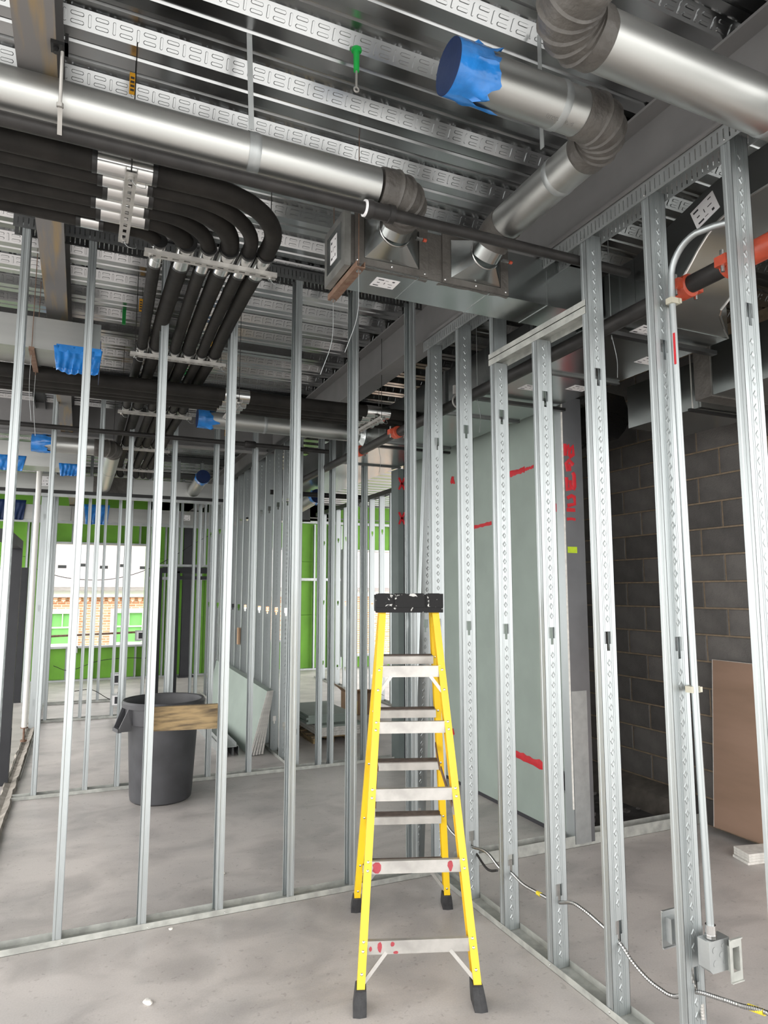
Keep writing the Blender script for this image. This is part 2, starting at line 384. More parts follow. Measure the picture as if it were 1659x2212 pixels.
# ---------------------------------------------------------------- steel studs
W, F, LIP, TH = .092, .041, .010, .0016
def stud_mesh(hgt, diamonds=True, w=W, holes=(.33, 1.53, 2.73)):
    b = MB()
    # web plate at v = 0 with keyhole punch-outs
    hz = [z for z in holes if z + .1 < hgt]; z = 0.; c = w / 2
    for q in hz:
        b.box(0, w, 0, TH, z, q - .042)
        b.box(0, c - .008, 0, TH, q - .042, q - .012); b.box(c + .008, w, 0, TH, q - .042, q - .012)
        b.box(0, c - .019, 0, TH, q - .012, q + .042); b.box(c + .019, w, 0, TH, q - .012, q + .042); z = q + .042
    b.box(0, w, 0, TH, z, hgt)
    for s in (0, 1):                                         # flanges with a pressed groove, and return lips
        u0 = w if s else 0.; sg = -1 if s else 1
        pr = [(0, 0), (0, .012), (.0018, .015), (.0018, .026), (0, .029), (0, F), (LIP, F), (LIP, F - TH), (TH, F - TH), (TH, .0292), (.0018 + TH, .0262), (.0018 + TH, .0148), (TH, .0118), (TH, 0)]
        b.sweep([(u0 + sg * a, v) for a, v in pr], (0, 0, 0), (0, 0, hgt), (1, 0, 0), (0, 1, 0))
        for k in (.022, .031): b.box(*sorted((u0 + sg * (k - .0008), u0 + sg * (k + .0008))), -.0012, 0, 0, hgt)
    if diamonds:
        z = .06
        while z < hgt - .04:
            if all(abs(z - q) > .065 for q in hz):
                vs_ = []
                for kx, ky, h_ in ((.0125, .0175, 0), (.0088, .0125, -.0017), (.0045, .0065, -.0004)):
                    vs_ += [(c, h_, z - ky), (c + kx, h_, z), (c, h_, z + ky), (c - kx, h_, z)]
                b.add(vs_, [(i, (i + 1) % 4, 4 + (i + 1) % 4, 4 + i) for i in range(4)] + [(4 + i, 4 + (i + 1) % 4, 8 + (i + 1) % 4, 8 + i) for i in range(4)] + [(8, 9, 10, 11)])
            z += .0475
    return b.mesh('stud', STUD, 30)
SM = {}
def studm(h, dia=True):
    k = (round(h, 3), dia)
    if k not in SM: SM[k] = stud_mesh(h, dia)
    return SM[k]
SCREW = MB().lathe([(0, -.0), (.0045, .0), (.0045, .0018), (.002, .003), (0, .003)], 8)
SCREW = MB(Matrix.Rotation(PI / 2, 4, 'X')).lathe([(.0001, 0), (.0045, 0), (.0045, .0018), (.002, .003), (.0001, .003)], 8).mesh('screw', SHINY)

def utrack(a0, a1, face, z0, leg, wdt, axis, up=True, m=TRACK, slots=False, t=.0016):
    """a U channel along X or Y; face = near face coordinate"""
    b = MB()
    def bx(a, a2, n0, n1, za, zb):
        if axis == 'x': b.box(a, a2, n0, n1, za, zb)
        else: b.box(n0, n1, a, a2, za, zb)
    zw = (z0, z0 + t) if up else (z0 - t, z0)
    bx(a0, a1, face, face + wdt, *zw)
    for n0 in (face, face + wdt - t):
        if not slots:
            if up: bx(a0, a1, n0, n0 + t, z0, z0 + leg)
            else: bx(a0, a1, n0, n0 + t, z0 - leg, z0)
        else:
            zt, zb = z0, z0 - leg; s0, s1 = zt - leg * .22, zb + leg * .16
            bx(a0, a1, n0, n0 + t, s0, zt); bx(a0, a1, n0, n0 + t, zb, s1)
            a = a0
            while a < a1: bx(a, min(a + .0195, a1), n0, n0 + t, s1, s0); a += .0254
    return b
def part_x(label, y0, xs, xa, xb, top, group=None, dia=True, slots=True, slide=0.03, screws=False, tm=None, webside=1):
    t = thing('stud_partition', label, 'partition', ((xa + xb) / 2, y0 + W / 2, 0), group)
    obj('floor_track', utrack(xa, xb, y0 - .003, 0, .032, W + .006, 'x'), FTRACK, t)
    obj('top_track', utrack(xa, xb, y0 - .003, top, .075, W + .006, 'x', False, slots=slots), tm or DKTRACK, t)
    me = studm(top - .02 - slide, dia)
    for x in xs:
        s = inst('stud', me, (x + F, y0, .004), PI / 2, t)
        if screws: inst('screw', SCREW, (x + F * .55, y0 - .0045, .018), 0, s)
    return t
def part_y(label, x0, ys, ya, yb, top, group=None, dia=True, slots=True, tm=None, stops=None):
    t = thing('stud_partition', label, 'partition', (x0 + W / 2, (ya + yb) / 2, 0), group)
    obj('floor_track', utrack(ya, yb, x0 - .003, 0, .032, W + .006, 'y'), FTRACK, t)
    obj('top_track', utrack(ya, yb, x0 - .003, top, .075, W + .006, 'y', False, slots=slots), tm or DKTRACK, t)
    for y in ys:
        hgt = (stops or {}).get(y, top - .045)
        inst('stud', studm(hgt, dia), (x0, y, .004), 0, t)
    return t
# near left partition
pa = part_x('open steel stud partition crossing the room directly behind the ladder', 3.95, [-.374, -.044, .357, .755, 1.155, 1.537, 1.950], -.42, 2.09, 3.775, screws=True)
# right wall
YS = [.80, 1.19, 1.594, 1.985, 2.375, 2.768, 3.165, 3.555, 3.935]
HD = 3.045
pb = part_y('steel stud wall running toward the camera right of the ladder', 2.093, YS, .4, 4.03, 3.466, tm=TRACK, stops={2.768: HD, 3.165: HD})
hd = obj('header_track', utrack(2.39, 3.215, 2.090, HD + .03, .035, W + .006, 'y', False), FTRACK, pb)
obj('header_lip', utrack(2.39, 3.215, 2.090, HD + .032, .03, W + .006, 'y'), FTRACK, pb)
inst('stud', studm(.36, False), (2.093, 3.165, HD + .035), 0, pb)
for y in YS:
    inst('screw', SCREW, (2.0895, y + .02, .018), -PI / 2, pb); inst('screw', SCREW, (2.0895, y + .02, 3.405), -PI / 2, pb)
# loose stud leaning in the corner
ls = inst('loose_stud', studm(3.35), (1.998, 4.06, .0), 0)
ls.rotation_euler = (R(-.8), R(3.3), R(6)); tag(ls, 'loose steel stud leaning crooked in the corner beyond the ladder', 'stud')
# further partitions
part_x('second stud partition across the room, behind the black bin', 6.70, [-.30, .10, .361, .76, 1.16, 1.547, 1.975, 2.255, 2.381, 2.75], -.45, 3.10, 3.775, dia=False)
part_x('third stud partition, well behind the bin and before the door frames', 10.45, [-.456, -.371, .058, .464, .86, 1.26, 1.6], -.46, 2.0, 3.775, dia=False)
part_x('farthest low-lit stud partition, standing just before the green wall', 12.0, [-.611, -.467, -.07, .317, .717, 1.08, 1.75], -.62, 1.9, 3.775, dia=False)
part_y('row of stud webs seen end on behind the leaning green boards', 2.0, [6.80 + .4 * k for k in range(14)], 6.80, 12.4, 3.466)
part_y('bare stud wall along the left edge with a crumbled floor strip', -.52, [10.0, 10.35, 10.8, 11.2, 11.6], 7.4, 12.0, 3.775, dia=False)
part_y('steel studs against the window light at the corridor end', 4.48, [9.4 + .42 * k for k in range(10)], 9.3, 13.6, 3.4, dia=False)
# floor strip of dust and torn paper in the left track
mb = MB(); N = 60
for i in range(N + 1):
    y = 4.3 + 6.1 * i / N; w0 = .018 * noise.noise((y * 5, 0, 0)); w1 = .018 * noise.noise((y * 5, 4, 0))
    for u, zz in ((-.548 + w0, .002), (-.535 + w0, .032 + .016 * noise.noise((y * 7, 1, 0))), (-.49, .014 + .008 * noise.noise((y * 14, 2, 0))), (-.445 + w1, .034 + .018 * noise.noise((y * 6, 3, 0))), (-.432 + w1, .002)):
        mb.v.append(Vector((u, y, zz)))
for i in range(N):
    for k in range(4): mb.f.append((i * 5 + k, i * 5 + k + 1, i * 5 + k + 6, i * 5 + k + 5))
mb.f += [(0, 1, 2, 3, 4), tuple(N * 5 + k for k in (4, 3, 2, 1, 0))]
tag(obj('debris_strip', mb, DIRT), 'ragged strip of crumbled dust and paper along the left floor edge', 'debris')
# continuation of the near partition line to the right, and its jamb
pc = thing('stud_partition', 'low floor track and end post of the shaft opening before the block wall', 'partition', (3.35, 4.0, 0))
obj('floor_track', utrack(2.30, 4.40, 3.955, 0, .075, W + .006, 'x'), FTRACK, pc)
obj('end_stud', B(4.30, 4.34, 3.96, 4.05, .03, 3.40), DKTRACK, pc)
jp = thing('jamb_post', 'steel jamb post with red spray-painted numbers at the green board edge', 'post', (3.29, 3.99, 0))
obj('face', B(3.205, 3.375, 3.952, 3.956, .02, 3.19), mat('dull_jamb_steel', (.19, .195, .205), .45, .7, .15, 5), jp); obj('side', B(3.371, 3.375, 3.956, 4.05, .02, 3.19), STUD, jp)
obj('return', B(3.205, 3.209, 3.956, 4.05, .02, 3.19), STUD, jp); obj('edge_strip', B(3.196, 3.2045, 3.953, 3.962, .25, 3.19), GYP, jp)
obj('splice_plate', B(3.207, 3.34, 3.948, 3.952, .02, 1.05), TRACK, jp)
def ribbon(pts, wd, y=3.9505):
    b = MB(); pts = [Vector((p[0], y, p[1])) for p in pts]
    b.tube(pts, [wd * (.85 + .3 * random.random()) for _ in pts], 6)
    for v in b.v: v.y = y + (v.y - y) * .12
    return b
G = []
def glyph(z, polys, wd=.011):
    b = MB()
    for pl in polys:
        r_ = ribbon([(3.216 + u * .082, z - v) for u, v in pl], wd * 1.3); b.add(r_.v, r_.f)
    obj('painted_numeral', b, REDP, jp, 40)
glyph(2.835, [[(.05, 0), (.05, .09)], [(.1, .05), (.45, .01), (.5, .09)], [(.5, .05), (.95, .01), (.95, .075), (.5, .10)]], .013)
glyph(2.715, [[(.9, .035), (.45, 0), (.1, .03), (.2, .075), (.5, .07), (.45, .03)]], .014)
glyph(2.625, [[(.8, 0), (.95, .02), (.95, .10), (.8, .13)], [(.1, .04), (.12, .13), (.5, .125), (.5, .06)], [(.5, .1), (.85, .12)]], .013)
glyph(2.46, [[(.1, .03), (.6, .01), (.9, .02), (.95, .07), (.1, .085)]], .012)
glyph(2.345, [[(0, 0), (.95, 0)]], .011); glyph(2.28, [[(0, .005), (.5, 0), (.95, .005)]], .009)
obj('lime_mark', B(3.215, 3.30, 3.9505, 3.952, 2.03, 2.075), LIME, jp)
# dark shaft floor with rubble behind the opening
sf = struct(obj('floor_shaft', B(3.38, 4.40, 4.07, 6.6, .0, .012), mat('dirty_shaft_floor', (.05, .047, .045), .9, 0, .6, 9, bump=.6, bscale=20)))
obj('ledge', MB().prism([(4.20, 4.07, .012), (4.405, 4.07, .012), (4.405, 4.07, .20), (4.26, 4.07, .15)], (0, 2.5, 0)), mat('dark_ledge', (.10, .088, .075), .95, 0, .4, 8, bump=.5, bscale=20), sf)
rb = MB()
for k in range(70):
    x, y, s_ = random.uniform(3.42, 4.2), random.uniform(4.1, 6.4), random.uniform(.015, .07)
    rb.prism([(x, y, .012), (x + s_, y + s_ * .2, .012), (x + s_ * .8, y + s_ * random.uniform(.5, 1.4), .012), (x - s_ * .2, y + s_ * .7, .012)], (s_ * .1, 0, s_ * random.uniform(.2, .6)))
tag(obj('rubble', rb, mat('dark_rubble', (.09, .083, .078), .95, 0, .5, 12)), 'dark rubble scattered over the shaft floor by the block wall', 'rubble')['kind'] = 'stuff'
# green board wall
gb = struct(obj('wall_inner', B(3.268, 3.36, 4.05, 6.62, .0, 3.2), TRACK))
for (y0, y1, z0, z1) in [(4.05, 5.28, .03, 3.19), (5.284, 6.50, .03, 3.19)]:
    obj('green_board', B(3.252, 3.267, y0, y1, z0, z1), GREENB, gb)
obj('board_tape', B(3.249, 3.253, 4.08, 6.4, 3.16, 3.195), GYP, gb)
obj('bottom_gap', B(3.2515, 3.267, 4.05, 6.5, .0, .03), INK, gb)
def smear(y0, z0, y1, z1, wd, x=3.2505):
    b = MB(); n = 9; pts = [Vector((x, y0 + (y1 - y0) * i / n, z0 + (z1 - z0) * i / n + .008 * noise.noise((i * 1.7, y0, 0)))) for i in range(n + 1)]
    b.tube(pts, [wd * (.7 + .8 * abs(noise.noise((i * 2.3, z0, 1)))) for i in range(n + 1)], 6)
    for v in b.v: v.x = x + (v.x - x) * .08
    return b
for a in [(4.74, 2.73, 4.50, 2.735, .026), (4.50, 2.735, 4.38, 2.74, .014), (5.33, 2.332, 5.0, 2.344, .016), (4.73, .465, 4.36, .445, .034), (5.78, .45, 5.70, .455, .03), (4.16, 2.385, 4.10, 2.38, .03), (5.70, 2.83, 5.64, 2.82, .04), (6.3, 2.05, 6.05, 2.06, .006)]:
    obj('red_paint_smear', smear(*a), REDP, gb, 40)
for y in (4.07, 4.70): obj('red_tab', B(3.245, 3.25, y, y + .05, 3.15, 3.20), REDP, gb)
t = thing('junction_box', 'electrical box set in the lower corner of the green board', 'junction box', (3.245, 4.09, .33))
obj('mud_ring', MB().box(3.190, 3.204, 4.055, 4.15, .335, .348).box(3.190, 3.204, 4.055, 4.15, .465, .478).box(3.190, 3.204, 4.055, 4.068, .348, .465).box(3.190, 3.204, 4.137, 4.15, .348, .465), SHINY, t)
obj('box_cavity', B(3.194, 3.25, 4.068, 4.137, .348, .465), INK, t); obj('device', B(3.190, 3.196, 4.085, 4.12, .37, .44), TRACK, t)
# grey corner post with red marks
cp = thing('corner_post', 'grey boxed steel post with red paint marks at the far end of green board', 'post', (3.19, 6.73, 0))
obj('post', B(3.125, 3.28, 6.64, 6.82, 0, 3.09), mat('grey_green_post', (.17, .20, .195), .55, .3, .15, 4), cp)
obj('seam', B(3.19, 3.20, 6.632, 6.641, 0, 3.09), INK, cp)
for z in (2.86, 2.48): obj('red_mark', MB().bar((3.13, 6.634, z), (3.20, 6.634, z + .13), .012, .02).bar((3.20, 6.634, z), (3.13, 6.634, z + .13), .012, .02), REDP, cp)

# ---------------------------------------------------------------- step ladder
LM = Matrix.Translation((1.402, 2.78, 0)) @ Matrix(((.94, .3537, 0, 0), (-.34, .9354, 0, 0), (0, 0, 1, 0), (0, 0, 0, 1)))
lad = thing('step_ladder', 'yellow fibreglass step ladder with black top cap and paint-spattered rungs', 'ladder', (1.56, 3.2, 0))
def LB(): return MB(LM)
TOPZ = 1.675
def rail_pt(side, s, z):                      # side n: braced rails nearest the camera, f: stepped rails
    k = z / TOPZ
    return Vector((s * (.255 - .122 * k), (.0 + .43 * k) if side == 'n' else (.905 - .405 * k), z))
for side in 'nf':
    for s in (-1, 1):
        b = LB(); p, q = rail_pt(side, s, .05), rail_pt(side, s, TOPZ)
        d = (q - p).normalized(); ax = Vector((1, 0, 0)); ay = d.cross(ax).normalized(); ax = ay.cross(d).normalized()
        wf_, dp, th = .034, .066, .005
        # channel: front flange, web on the outside, back flange
        o = 1 if s > 0 else -1
        pr = [(o * .017, -dp / 2), (o * .017, dp / 2), (-o * .017, dp / 2), (-o * .017, dp / 2 - th), (o * (.017 - th), dp / 2 - th), (o * (.017 - th), -dp / 2 + th), (-o * .017, -dp / 2 + th), (-o * .017, -dp / 2)]
        b.sweep(pr, p, q, ax, ay)
        rl = obj('rail', b, YEL, lad)
        # boot
        f = LB(); c = rail_pt(side, s, .05); fy = -.02 if side == 'n' else .02
        pts = []
        for z, sx, sy, oy in ((0, .028, .048, fy * .6), (.012, .028, .048, fy * .6), (.045, .026, .045, fy * .3), (.078, .023, .040, 0), (.083, .020, .036, 0)):
            pc_ = rail_pt(side, s, z)
            for i, j in ((-1, -1), (0, -1.12), (1, -1), (1, 1), (0, 1.12), (-1, 1)): pts.append((pc_.x + i * sx, pc_.y + oy + j * sy, z))
        f.add(pts, [tuple(range(5, -1, -1)), tuple(range(24, 30))] + [(r_ * 6 + i, r_ * 6 + (i + 1) % 6, r_ * 6 + 6 + (i + 1) % 6, r_ * 6 + 6 + i) for r_ in range(4) for i in range(6)])
        ft = obj('rubber_foot', f, RUBB, lad)
        rz = ((.225, 2), (.523, 2), (.813, 2), (1.102, 2), (1.358, 1), (1.265, 1), (.128, 1)) if side == 'n' else ((.277, 1), (.545, 1), (.844, 1), (1.129, 1), (1.416, 1), (.13, 1))
        for z, cnt in rz:
            for k in range(cnt):
                zz = z + (k - (cnt - 1) / 2) * .034; c = rail_pt(side, s, zz); fr = -1 if side == 'n' else -1
                p0 = c + ay * (-dp / 2 if ay.y > 0 else dp / 2)
                nn = (-ay if ay.y > 0 else ay)
                obj('rivet', LB().tube([p0, p0 + nn * .002, p0 + nn * .0035], [.0068, .0060, .003], 8), SHINY, rl)
for z in (.277, .545, .844, 1.129, 1.416):
    c = rail_pt('f', 1, z); hw = c.x - .013
    st = obj('step', LB().box(-hw, hw, c.y - .044, c.y - .040, z - .042, z).box(-hw, hw, c.y + .036, c.y + .04, z - .03, z).box(-hw, hw, c.y - .044, c.y + .04, z - .004, z), ALU, lad)
    tb = LB()
    for k in range(9): tb.box(-hw, hw, c.y - .043 + k * .0092, c.y - .0375 + k * .0092, z, z + .0025)
    obj('tread', tb, TREAD, st)
BRZ = [.225, .523, .813, 1.102, 1.358]
for i, z in enumerate(BRZ):
    c = rail_pt('n', 1, z); hw = c.x - .006; yb = c.y - .0245
    br = obj('brace', LB().box(-hw, hw, yb - .003, yb, z - .027, z + .027).box(-hw, hw, yb, yb + .018, z + .024, z + .027).box(-hw, hw, yb, yb + .018, z - .027, z - .024), ALU, lad)
    def splat(x, w_, zc, hh):
        n = 10; pts = [(x + w_ * math.cos(2 * PI * k / n) * (.7 + .5 * random.random()), yb - .0035, zc + hh * math.sin(2 * PI * k / n) * (.7 + .4 * random.random())) for k in range(n)]
        obj('red_paint', LB().prism(pts, (0, .0008, 0)), PINKP, br)
    if i == 1: splat(-hw + .035, .025, z, .026); splat(hw - .055, .014, z, .026)
    if i == 0: splat(-hw + .065, .010, z, .026); splat(-hw + .025, .006, z - .004, .014); splat(-hw + .12, .01, z + .014, .012); splat(-hw + .135, .012, z - .021, .006)
for side, z0, z1, dx in (('n', .205, .10, .10), ('n', 1.335, 1.262, .06), ('f', .245, .11, .10), ('f', 1.38, 1.31, .05)):
    for s in (-1, 1):
        a = rail_pt(side, s, z0); e = rail_pt(side, s, z1); oy = -.02 if side == 'n' else -.03
        obj('diagonal_brace', LB().bar((a.x - s * dx, a.y + oy, z0), (e.x - s * .01, e.y + oy, z1), .016, .006, (0, 1, 0)), ALU, lad)
for s in (-1, 1):
    a = rail_pt('n', s, .76); c = rail_pt('f', s, .93); m_ = (a + c) / 2 + Vector((-s * .012, 0, .02))
    sp = obj('spreader', LB().bar((a.x - s * .02, a.y, a.z), (m_.x - s * .02, m_.y, m_.z), .005, .024, (0, 0, 1)).bar((m_.x - s * .026, m_.y, m_.z), (c.x - s * .02, c.y, c.z), .005, .024, (0, 0, 1)), RUST, lad)
    obj('spreader_bracket', LB().box(a.x - s * .018, a.x - s * .012, a.y - .02, a.y + .02, a.z - .04, a.z + .05), ALU, lad)
cb = LB()
y0, y1 = .375, .555; hw = .172
cb.box(-hw, hw, y0, y1, 1.715, 1.735)
for (a, c) in ((-hw, -.085), (-.075, .075), (.085, hw)):
    cb.box(a, c, y0 - .012, y0, 1.672, 1.74)
cb.box(-hw, hw, y0 - .006, y0, 1.645, 1.735); cb.box(-hw, hw, y1, y1 + .008, 1.66, 1.735)
for s in (-1, 1): cb.box(s * hw, s * (hw - .01), y0, y1, 1.65, 1.735)
for x in (-.13, -.045, .045, .13): cb.box(x - .028, x + .028, y0 + .02, y0 + .07, 1.735, 1.742)
cap = obj('top_cap', cb, CAPM, lad)

# ---------------------------------------------------------------- black bin
bc = Vector((.715, 6.31, 0))
bn = thing('waste_bin', 'large round dark grey plastic bin behind the near stud partition', 'bin', bc)
obj('body', MB().lathe([(.001, 0), (.235, 0), (.25, .012), (.256, .05), (.287, .62), (.292, .64), (.305, .645), (.312, .70), (.318, .79), (.335, .795), (.338, .815), (.33, .826), (.315, .826), (.305, .80), (.298, .72), (.275, .60), (.235, .03), (.001, .025)], 40, bc), BINM, bn, 40)
obj('rim', MB().lathe([(.322, .775), (.343, .78), (.347, .815), (.335, .832), (.322, .83), (.322, .775)], 40, bc), BINM, bn, 40)
for a in (PI + .25, .25):
    d = Vector((math.cos(a), math.sin(a), 0)); t_ = Vector((-d.y, d.x, 0)); hb = MB()
    for k in (-1, 1):
        p = bc + d * .30 + t_ * (k * .075); q = bc + d * .395 + t_ * (k * .06)
        hb.prism([p + Vector((0, 0, .78)), p + Vector((0, 0, .60)) + d * .0, q + Vector((0, 0, .60)), q + Vector((0, 0, .63)), p + d * .03 + Vector((0, 0, .78))], t_ * (k * .012))
    hb.bar(bc + d * .39 + t_ * -.07 + Vector((0, 0, .61)), bc + d * .39 + t_ * .07 + Vector((0, 0, .61)), .03, .03)
    obj('handle', hb, BINM, bn)
# lumber blocking
pk = obj('lumber_blocking', MB().prism([(.398, 4.045, .985), (.795, 4.045, .972), (.795, 4.045, 1.108), (.398, 4.045, 1.112)], (0, .038, 0)), WOOD)
tag(pk, 'short weathered lumber block fixed between two studs in front of the bin', 'lumber')
pk.location.y += 0

# ---------------------------------------------------------------- armoured cable, conduit and boxes on the right wall
FLEXM = mat('armour_steel', (.38, .38, .375), .3, 1.)
def flex(name, pts, r, m, pitch=.0065):
    P_ = smoothpath(pts, 14); out = []; rs = []; acc = 0; last = P_[0]; out.append(last); rs.append(r)
    seq = []; D = 0
    for p in P_[1:]:
        seg = (p - last).length; 
        n = max(1, int(seg / (pitch / 2)))
        for k in range(1, n + 1): out.append(last.lerp(p, k / n))
        last = p
    b = MB(); b.tube(out, [r * (1.0 if i % 2 else .80) for i in range(len(out))], 8); return b
CP = [(2.14, 3.97, .46), (2.14, 3.83, .31), (2.14, 3.60, .285), (2.16, 3.44, .295), (2.15, 3.28, .262), (2.14, 3.17, .285), (2.14, 3.06, .266), (2.15, 2.95, .264), (2.14, 2.85, .277), (2.139, 2.78, .289), (2.14, 2.68, .326), (2.14, 2.60, .328), (2.14, 2.51, .316), (2.139, 2.38, .290), (2.14, 2.31, .248), (2.14, 2.236, .221), (2.14, 2.165, .213), (2.14, 2.09, .222), (2.139, 1.99, .288), (2.14, 1.87, .322), (2.14, 1.80, .339), (2.15, 1.69, .363), (2.139, 1.60, .33), (2.14, 1.4, .30), (2.139, 1.2, .325)]
fc = thing('armoured_cable', 'silver armoured cable looping through the stud punch-outs low on the right wall', 'cable', (2.14, 2.5, .2))
obj('sheath', flex('sheath', CP, .0085, SHINY), FLEXM, fc)
for (a, c) in (((2.15, 2.955, .264), (2.149, 2.925, .266)), ((2.15, 1.775, .345), (2.15, 1.715, .358))):
    obj('yellow_marker', MB().cyl(a, c, .0105, 10), YTAPE, fc)
lp = tag(obj('cable_loop', flex('cable_loop', [(2.15, 3.60, .29), (2.17, 3.55, .24), (2.17, 3.47, .205), (2.16, 3.40, .21), (2.16, 3.33, .235)], .007, ALU), PIPE), 'dark flexible cable end drooping from the stud behind the ladder foot', 'cable')
cd = thing('conduit', 'galvanized conduit bent at the top and running down beside a right wall stud', 'conduit', (2.155, 1.945, .5))
cx, cyy = 2.16, 1.952 
cpts = [(cx, 1.925, .53), (cx, 1.94, 1.4), (cx, cyy, 2.95)] + [Vector((cx, 1.952 - .135 * (1 - math.cos(t)), 3.02 + .14 * math.sin(t) * 1.0)) for t in [i * PI / 2 / 8 for i in range(1, 9)]]
cpts += [(cx + .03, 1.76, 3.165), (cx + .05, 1.71, 3.16)]
obj('pipe', MB().tube(cpts, .0135, 14), STUD, cd, 40)
obj('bushing', MB().cyl((cx + .048, 1.716, 3.160), (cx + .056, 1.69, 3.158), .0165, 14), WHITE, cd)
cn = MB().cyl((cx, 1.925, .50), (cx, 1.925, .512), .021, 8); cn.cyl((cx, 1.925, .512), (cx, 1.925, .545), .0185, 14)
obj('connector', cn, SHINY, cd)
for z in (1.38, 2.93): obj('strap', MB().box(cx - .022, cx + .022, 1.922 + .012, 1.965, z - .012, z + .012).box(cx + .018, cx + .03, 1.93, 1.985, z - .01, z + .01), mat('cream_strap_%d' % int(z), (.42, .40, .32), .5), cd)
obj('red_stripe', B(cx - .0145, cx - .0128, 1.934, 1.944, 2.66, 2.79), REDP, cd)
def wallbox(name, label, c, face, ring=True):
    """square box, mud ring plate facing +-Y; c = centre of box"""
    x, y, z = c; t = thing('junction_box', label, 'junction box', (x, y, z - .055))
    bx_ = MB().prism([(x - .052, y - .028, z - .042), (x - .042, y - .028, z - .052), (x + .042, y - .028, z - .052), (x + .052, y - .028, z - .042), (x + .052, y - .028, z + .052), (x - .052, y - .028, z + .052)], (0, .056, 0))
    body = obj('box_body', bx_, TRACK, t)
    for sx in (-.0525,):
        for (dy, dz, r_) in ((-.010, .03, .011), (.010, .008, .011), (-.010, -.018, .011), (.012, -.03, .009)):
            obj('knockout', MB().tube([(x + sx, y + dy, z + dz), (x + sx - .0008, y + dy, z + dz)], r_, 16), ALU, body)
    if face == 'near':
        yy = y - .03; fr = MB()
        ox0, ox1, oz0, oz1 = x - .03, x + .035, z - .072, z + .055
        fr.box(ox0, ox1, yy - .022, yy - .019, oz1 - .012, oz1); fr.box(ox0, ox1, yy - .022, yy - .019, oz0, oz0 + .012)
        fr.box(ox0, x - .014, yy - .022, yy - .019, oz0, oz1); fr.box(x + .024, ox1, yy - .022, yy - .019, oz0, oz1)
        fr.box(ox0, ox1, yy - .026, yy - .019, oz1 - .004, oz1); fr.box(ox0, ox1, yy - .026, yy - .019, oz0, oz0 + .004)
        fr.box(x - .016, x - .013, yy - .02, yy, z - .055, z + .04); fr.box(x + .023, x + .026, yy - .02, yy, z - .055, z + .04)
        fr.box(x - .016, x + .026, yy - .02, yy, z + .038, z + .041); fr.box(x - .016, x + .026, yy - .02, yy, z - .057, z - .054)
        obj('mud_ring', fr, ALU, t)
    return t
# near box on the stud, with raised ring toward the room behind the wall
t = thing('junction_box', 'square steel box with open raised ring under the bent conduit', 'junction box', (2.18, 1.92, .37))
mb = MB().prism([(2.125, 1.905, .402), (2.140, 1.905, .388), (2.215, 1.905, .388), (2.228, 1.905, .402), (2.228, 1.905, .497), (2.125, 1.905, .497)], (0, .05, 0))
b1 = obj('box_body', mb, TRACK, t)
for (dx, dz, r_) in ((.028, .075, .012), (.06, .055, .010), (.03, .03, .012), (.07, .085, .008), (.075, .03, .009)):
    obj('knockout', MB().tube([(2.125 + dx, 1.9046, .39 + dz), (2.125 + dx, 1.9035, .39 + dz)], r_, 16), TRACK, b1)
fr = MB(); x0, x1, z0, z1, yy = 2.205, 2.265, .352, .500, 1.885
fr.box(x0, x1, yy, yy + .003, z1 - .03, z1); fr.box(x0, x1, yy, yy + .003, z0, z0 + .035); fr.box(x0, x0 + .014, yy, yy + .003, z0 + .035, z1 - .03); fr.box(x1 - .012, x1, yy, yy + .003, z0 + .035, z1 - .03)
fr.box(x0, x1, yy - .006, yy - .0002, z1 - .004, z1); fr.box(x0, x1, yy - .006, yy - .0002, z0, z0 + .004)
fr.box(x0 + .012, x0 + .015, yy + .0032, yy + .03, z0 + .03, z1 - .03); fr.box(x1 - .014, x1 - .0112, yy + .0032, yy + .03, z0 + .03, z1 - .03); fr.box(x0 + .016, x1 - .015, yy + .0032, yy + .03, z1 - .033, z1 - .0302)
obj('raised_ring', fr, FTRACK, t); obj('ring_back', B(x0 + .012, x1 - .011, yy + .026, yy + .03, z0 + .03, z1 - .03), FTRACK, t)
t = thing('junction_box', 'steel electrical box with flanged ring and two cables on the back of the stud', 'junction box', (2.15, 2.12, .38))
b2 = obj('box_body', MB().prism([(2.165, 2.01, .405), (2.165, 2.025, .39), (2.165, 2.085, .39), (2.165, 2.10, .405), (2.165, 2.10, .495), (2.165, 2.01, .495)], (.05, 0, 0)), TRACK, t)
for (dy, dz, r_) in ((.03, .07, .010), (.06, .04, .011), (.035, .02, .009), (.075, .08, .004), (.07, .065, .004)):
    obj('knockout', MB().tube([(2.1646, 2.01 + dy, .40 + dz), (2.1635, 2.01 + dy, .40 + dz)], r_, 14), INK if r_ < .005 else TRACK, b2)
fr = MB(); yy = 2.128
fr.box(2.13, 2.20, yy, yy + .003, .375, .515).box(2.13, 2.20, yy - .006, yy, .51, .515).box(2.13, 2.20, yy - .006, yy, .375, .380).box(2.15, 2.19, 2.10, yy, .40, .49)
obj('flanged_ring', fr, TRACK, t)
for k, xo in enumerate((.0, .02)):
    obj('cable_tail', flex('t', [(2.18 + xo, 2.05 - k * .02, .39), (2.178 + xo, 2.045 - k * .015, .33), (2.17 + xo * .5, 2.0, .26), (2.15, 1.97, .20)], .007, ALU), ALU, t)
    obj('cable_connector', MB().cyl((2.18 + xo, 2.05 - k * .02, .36), (2.18 + xo, 2.05 - k * .02, .392), .0105, 10), PIPE, t)

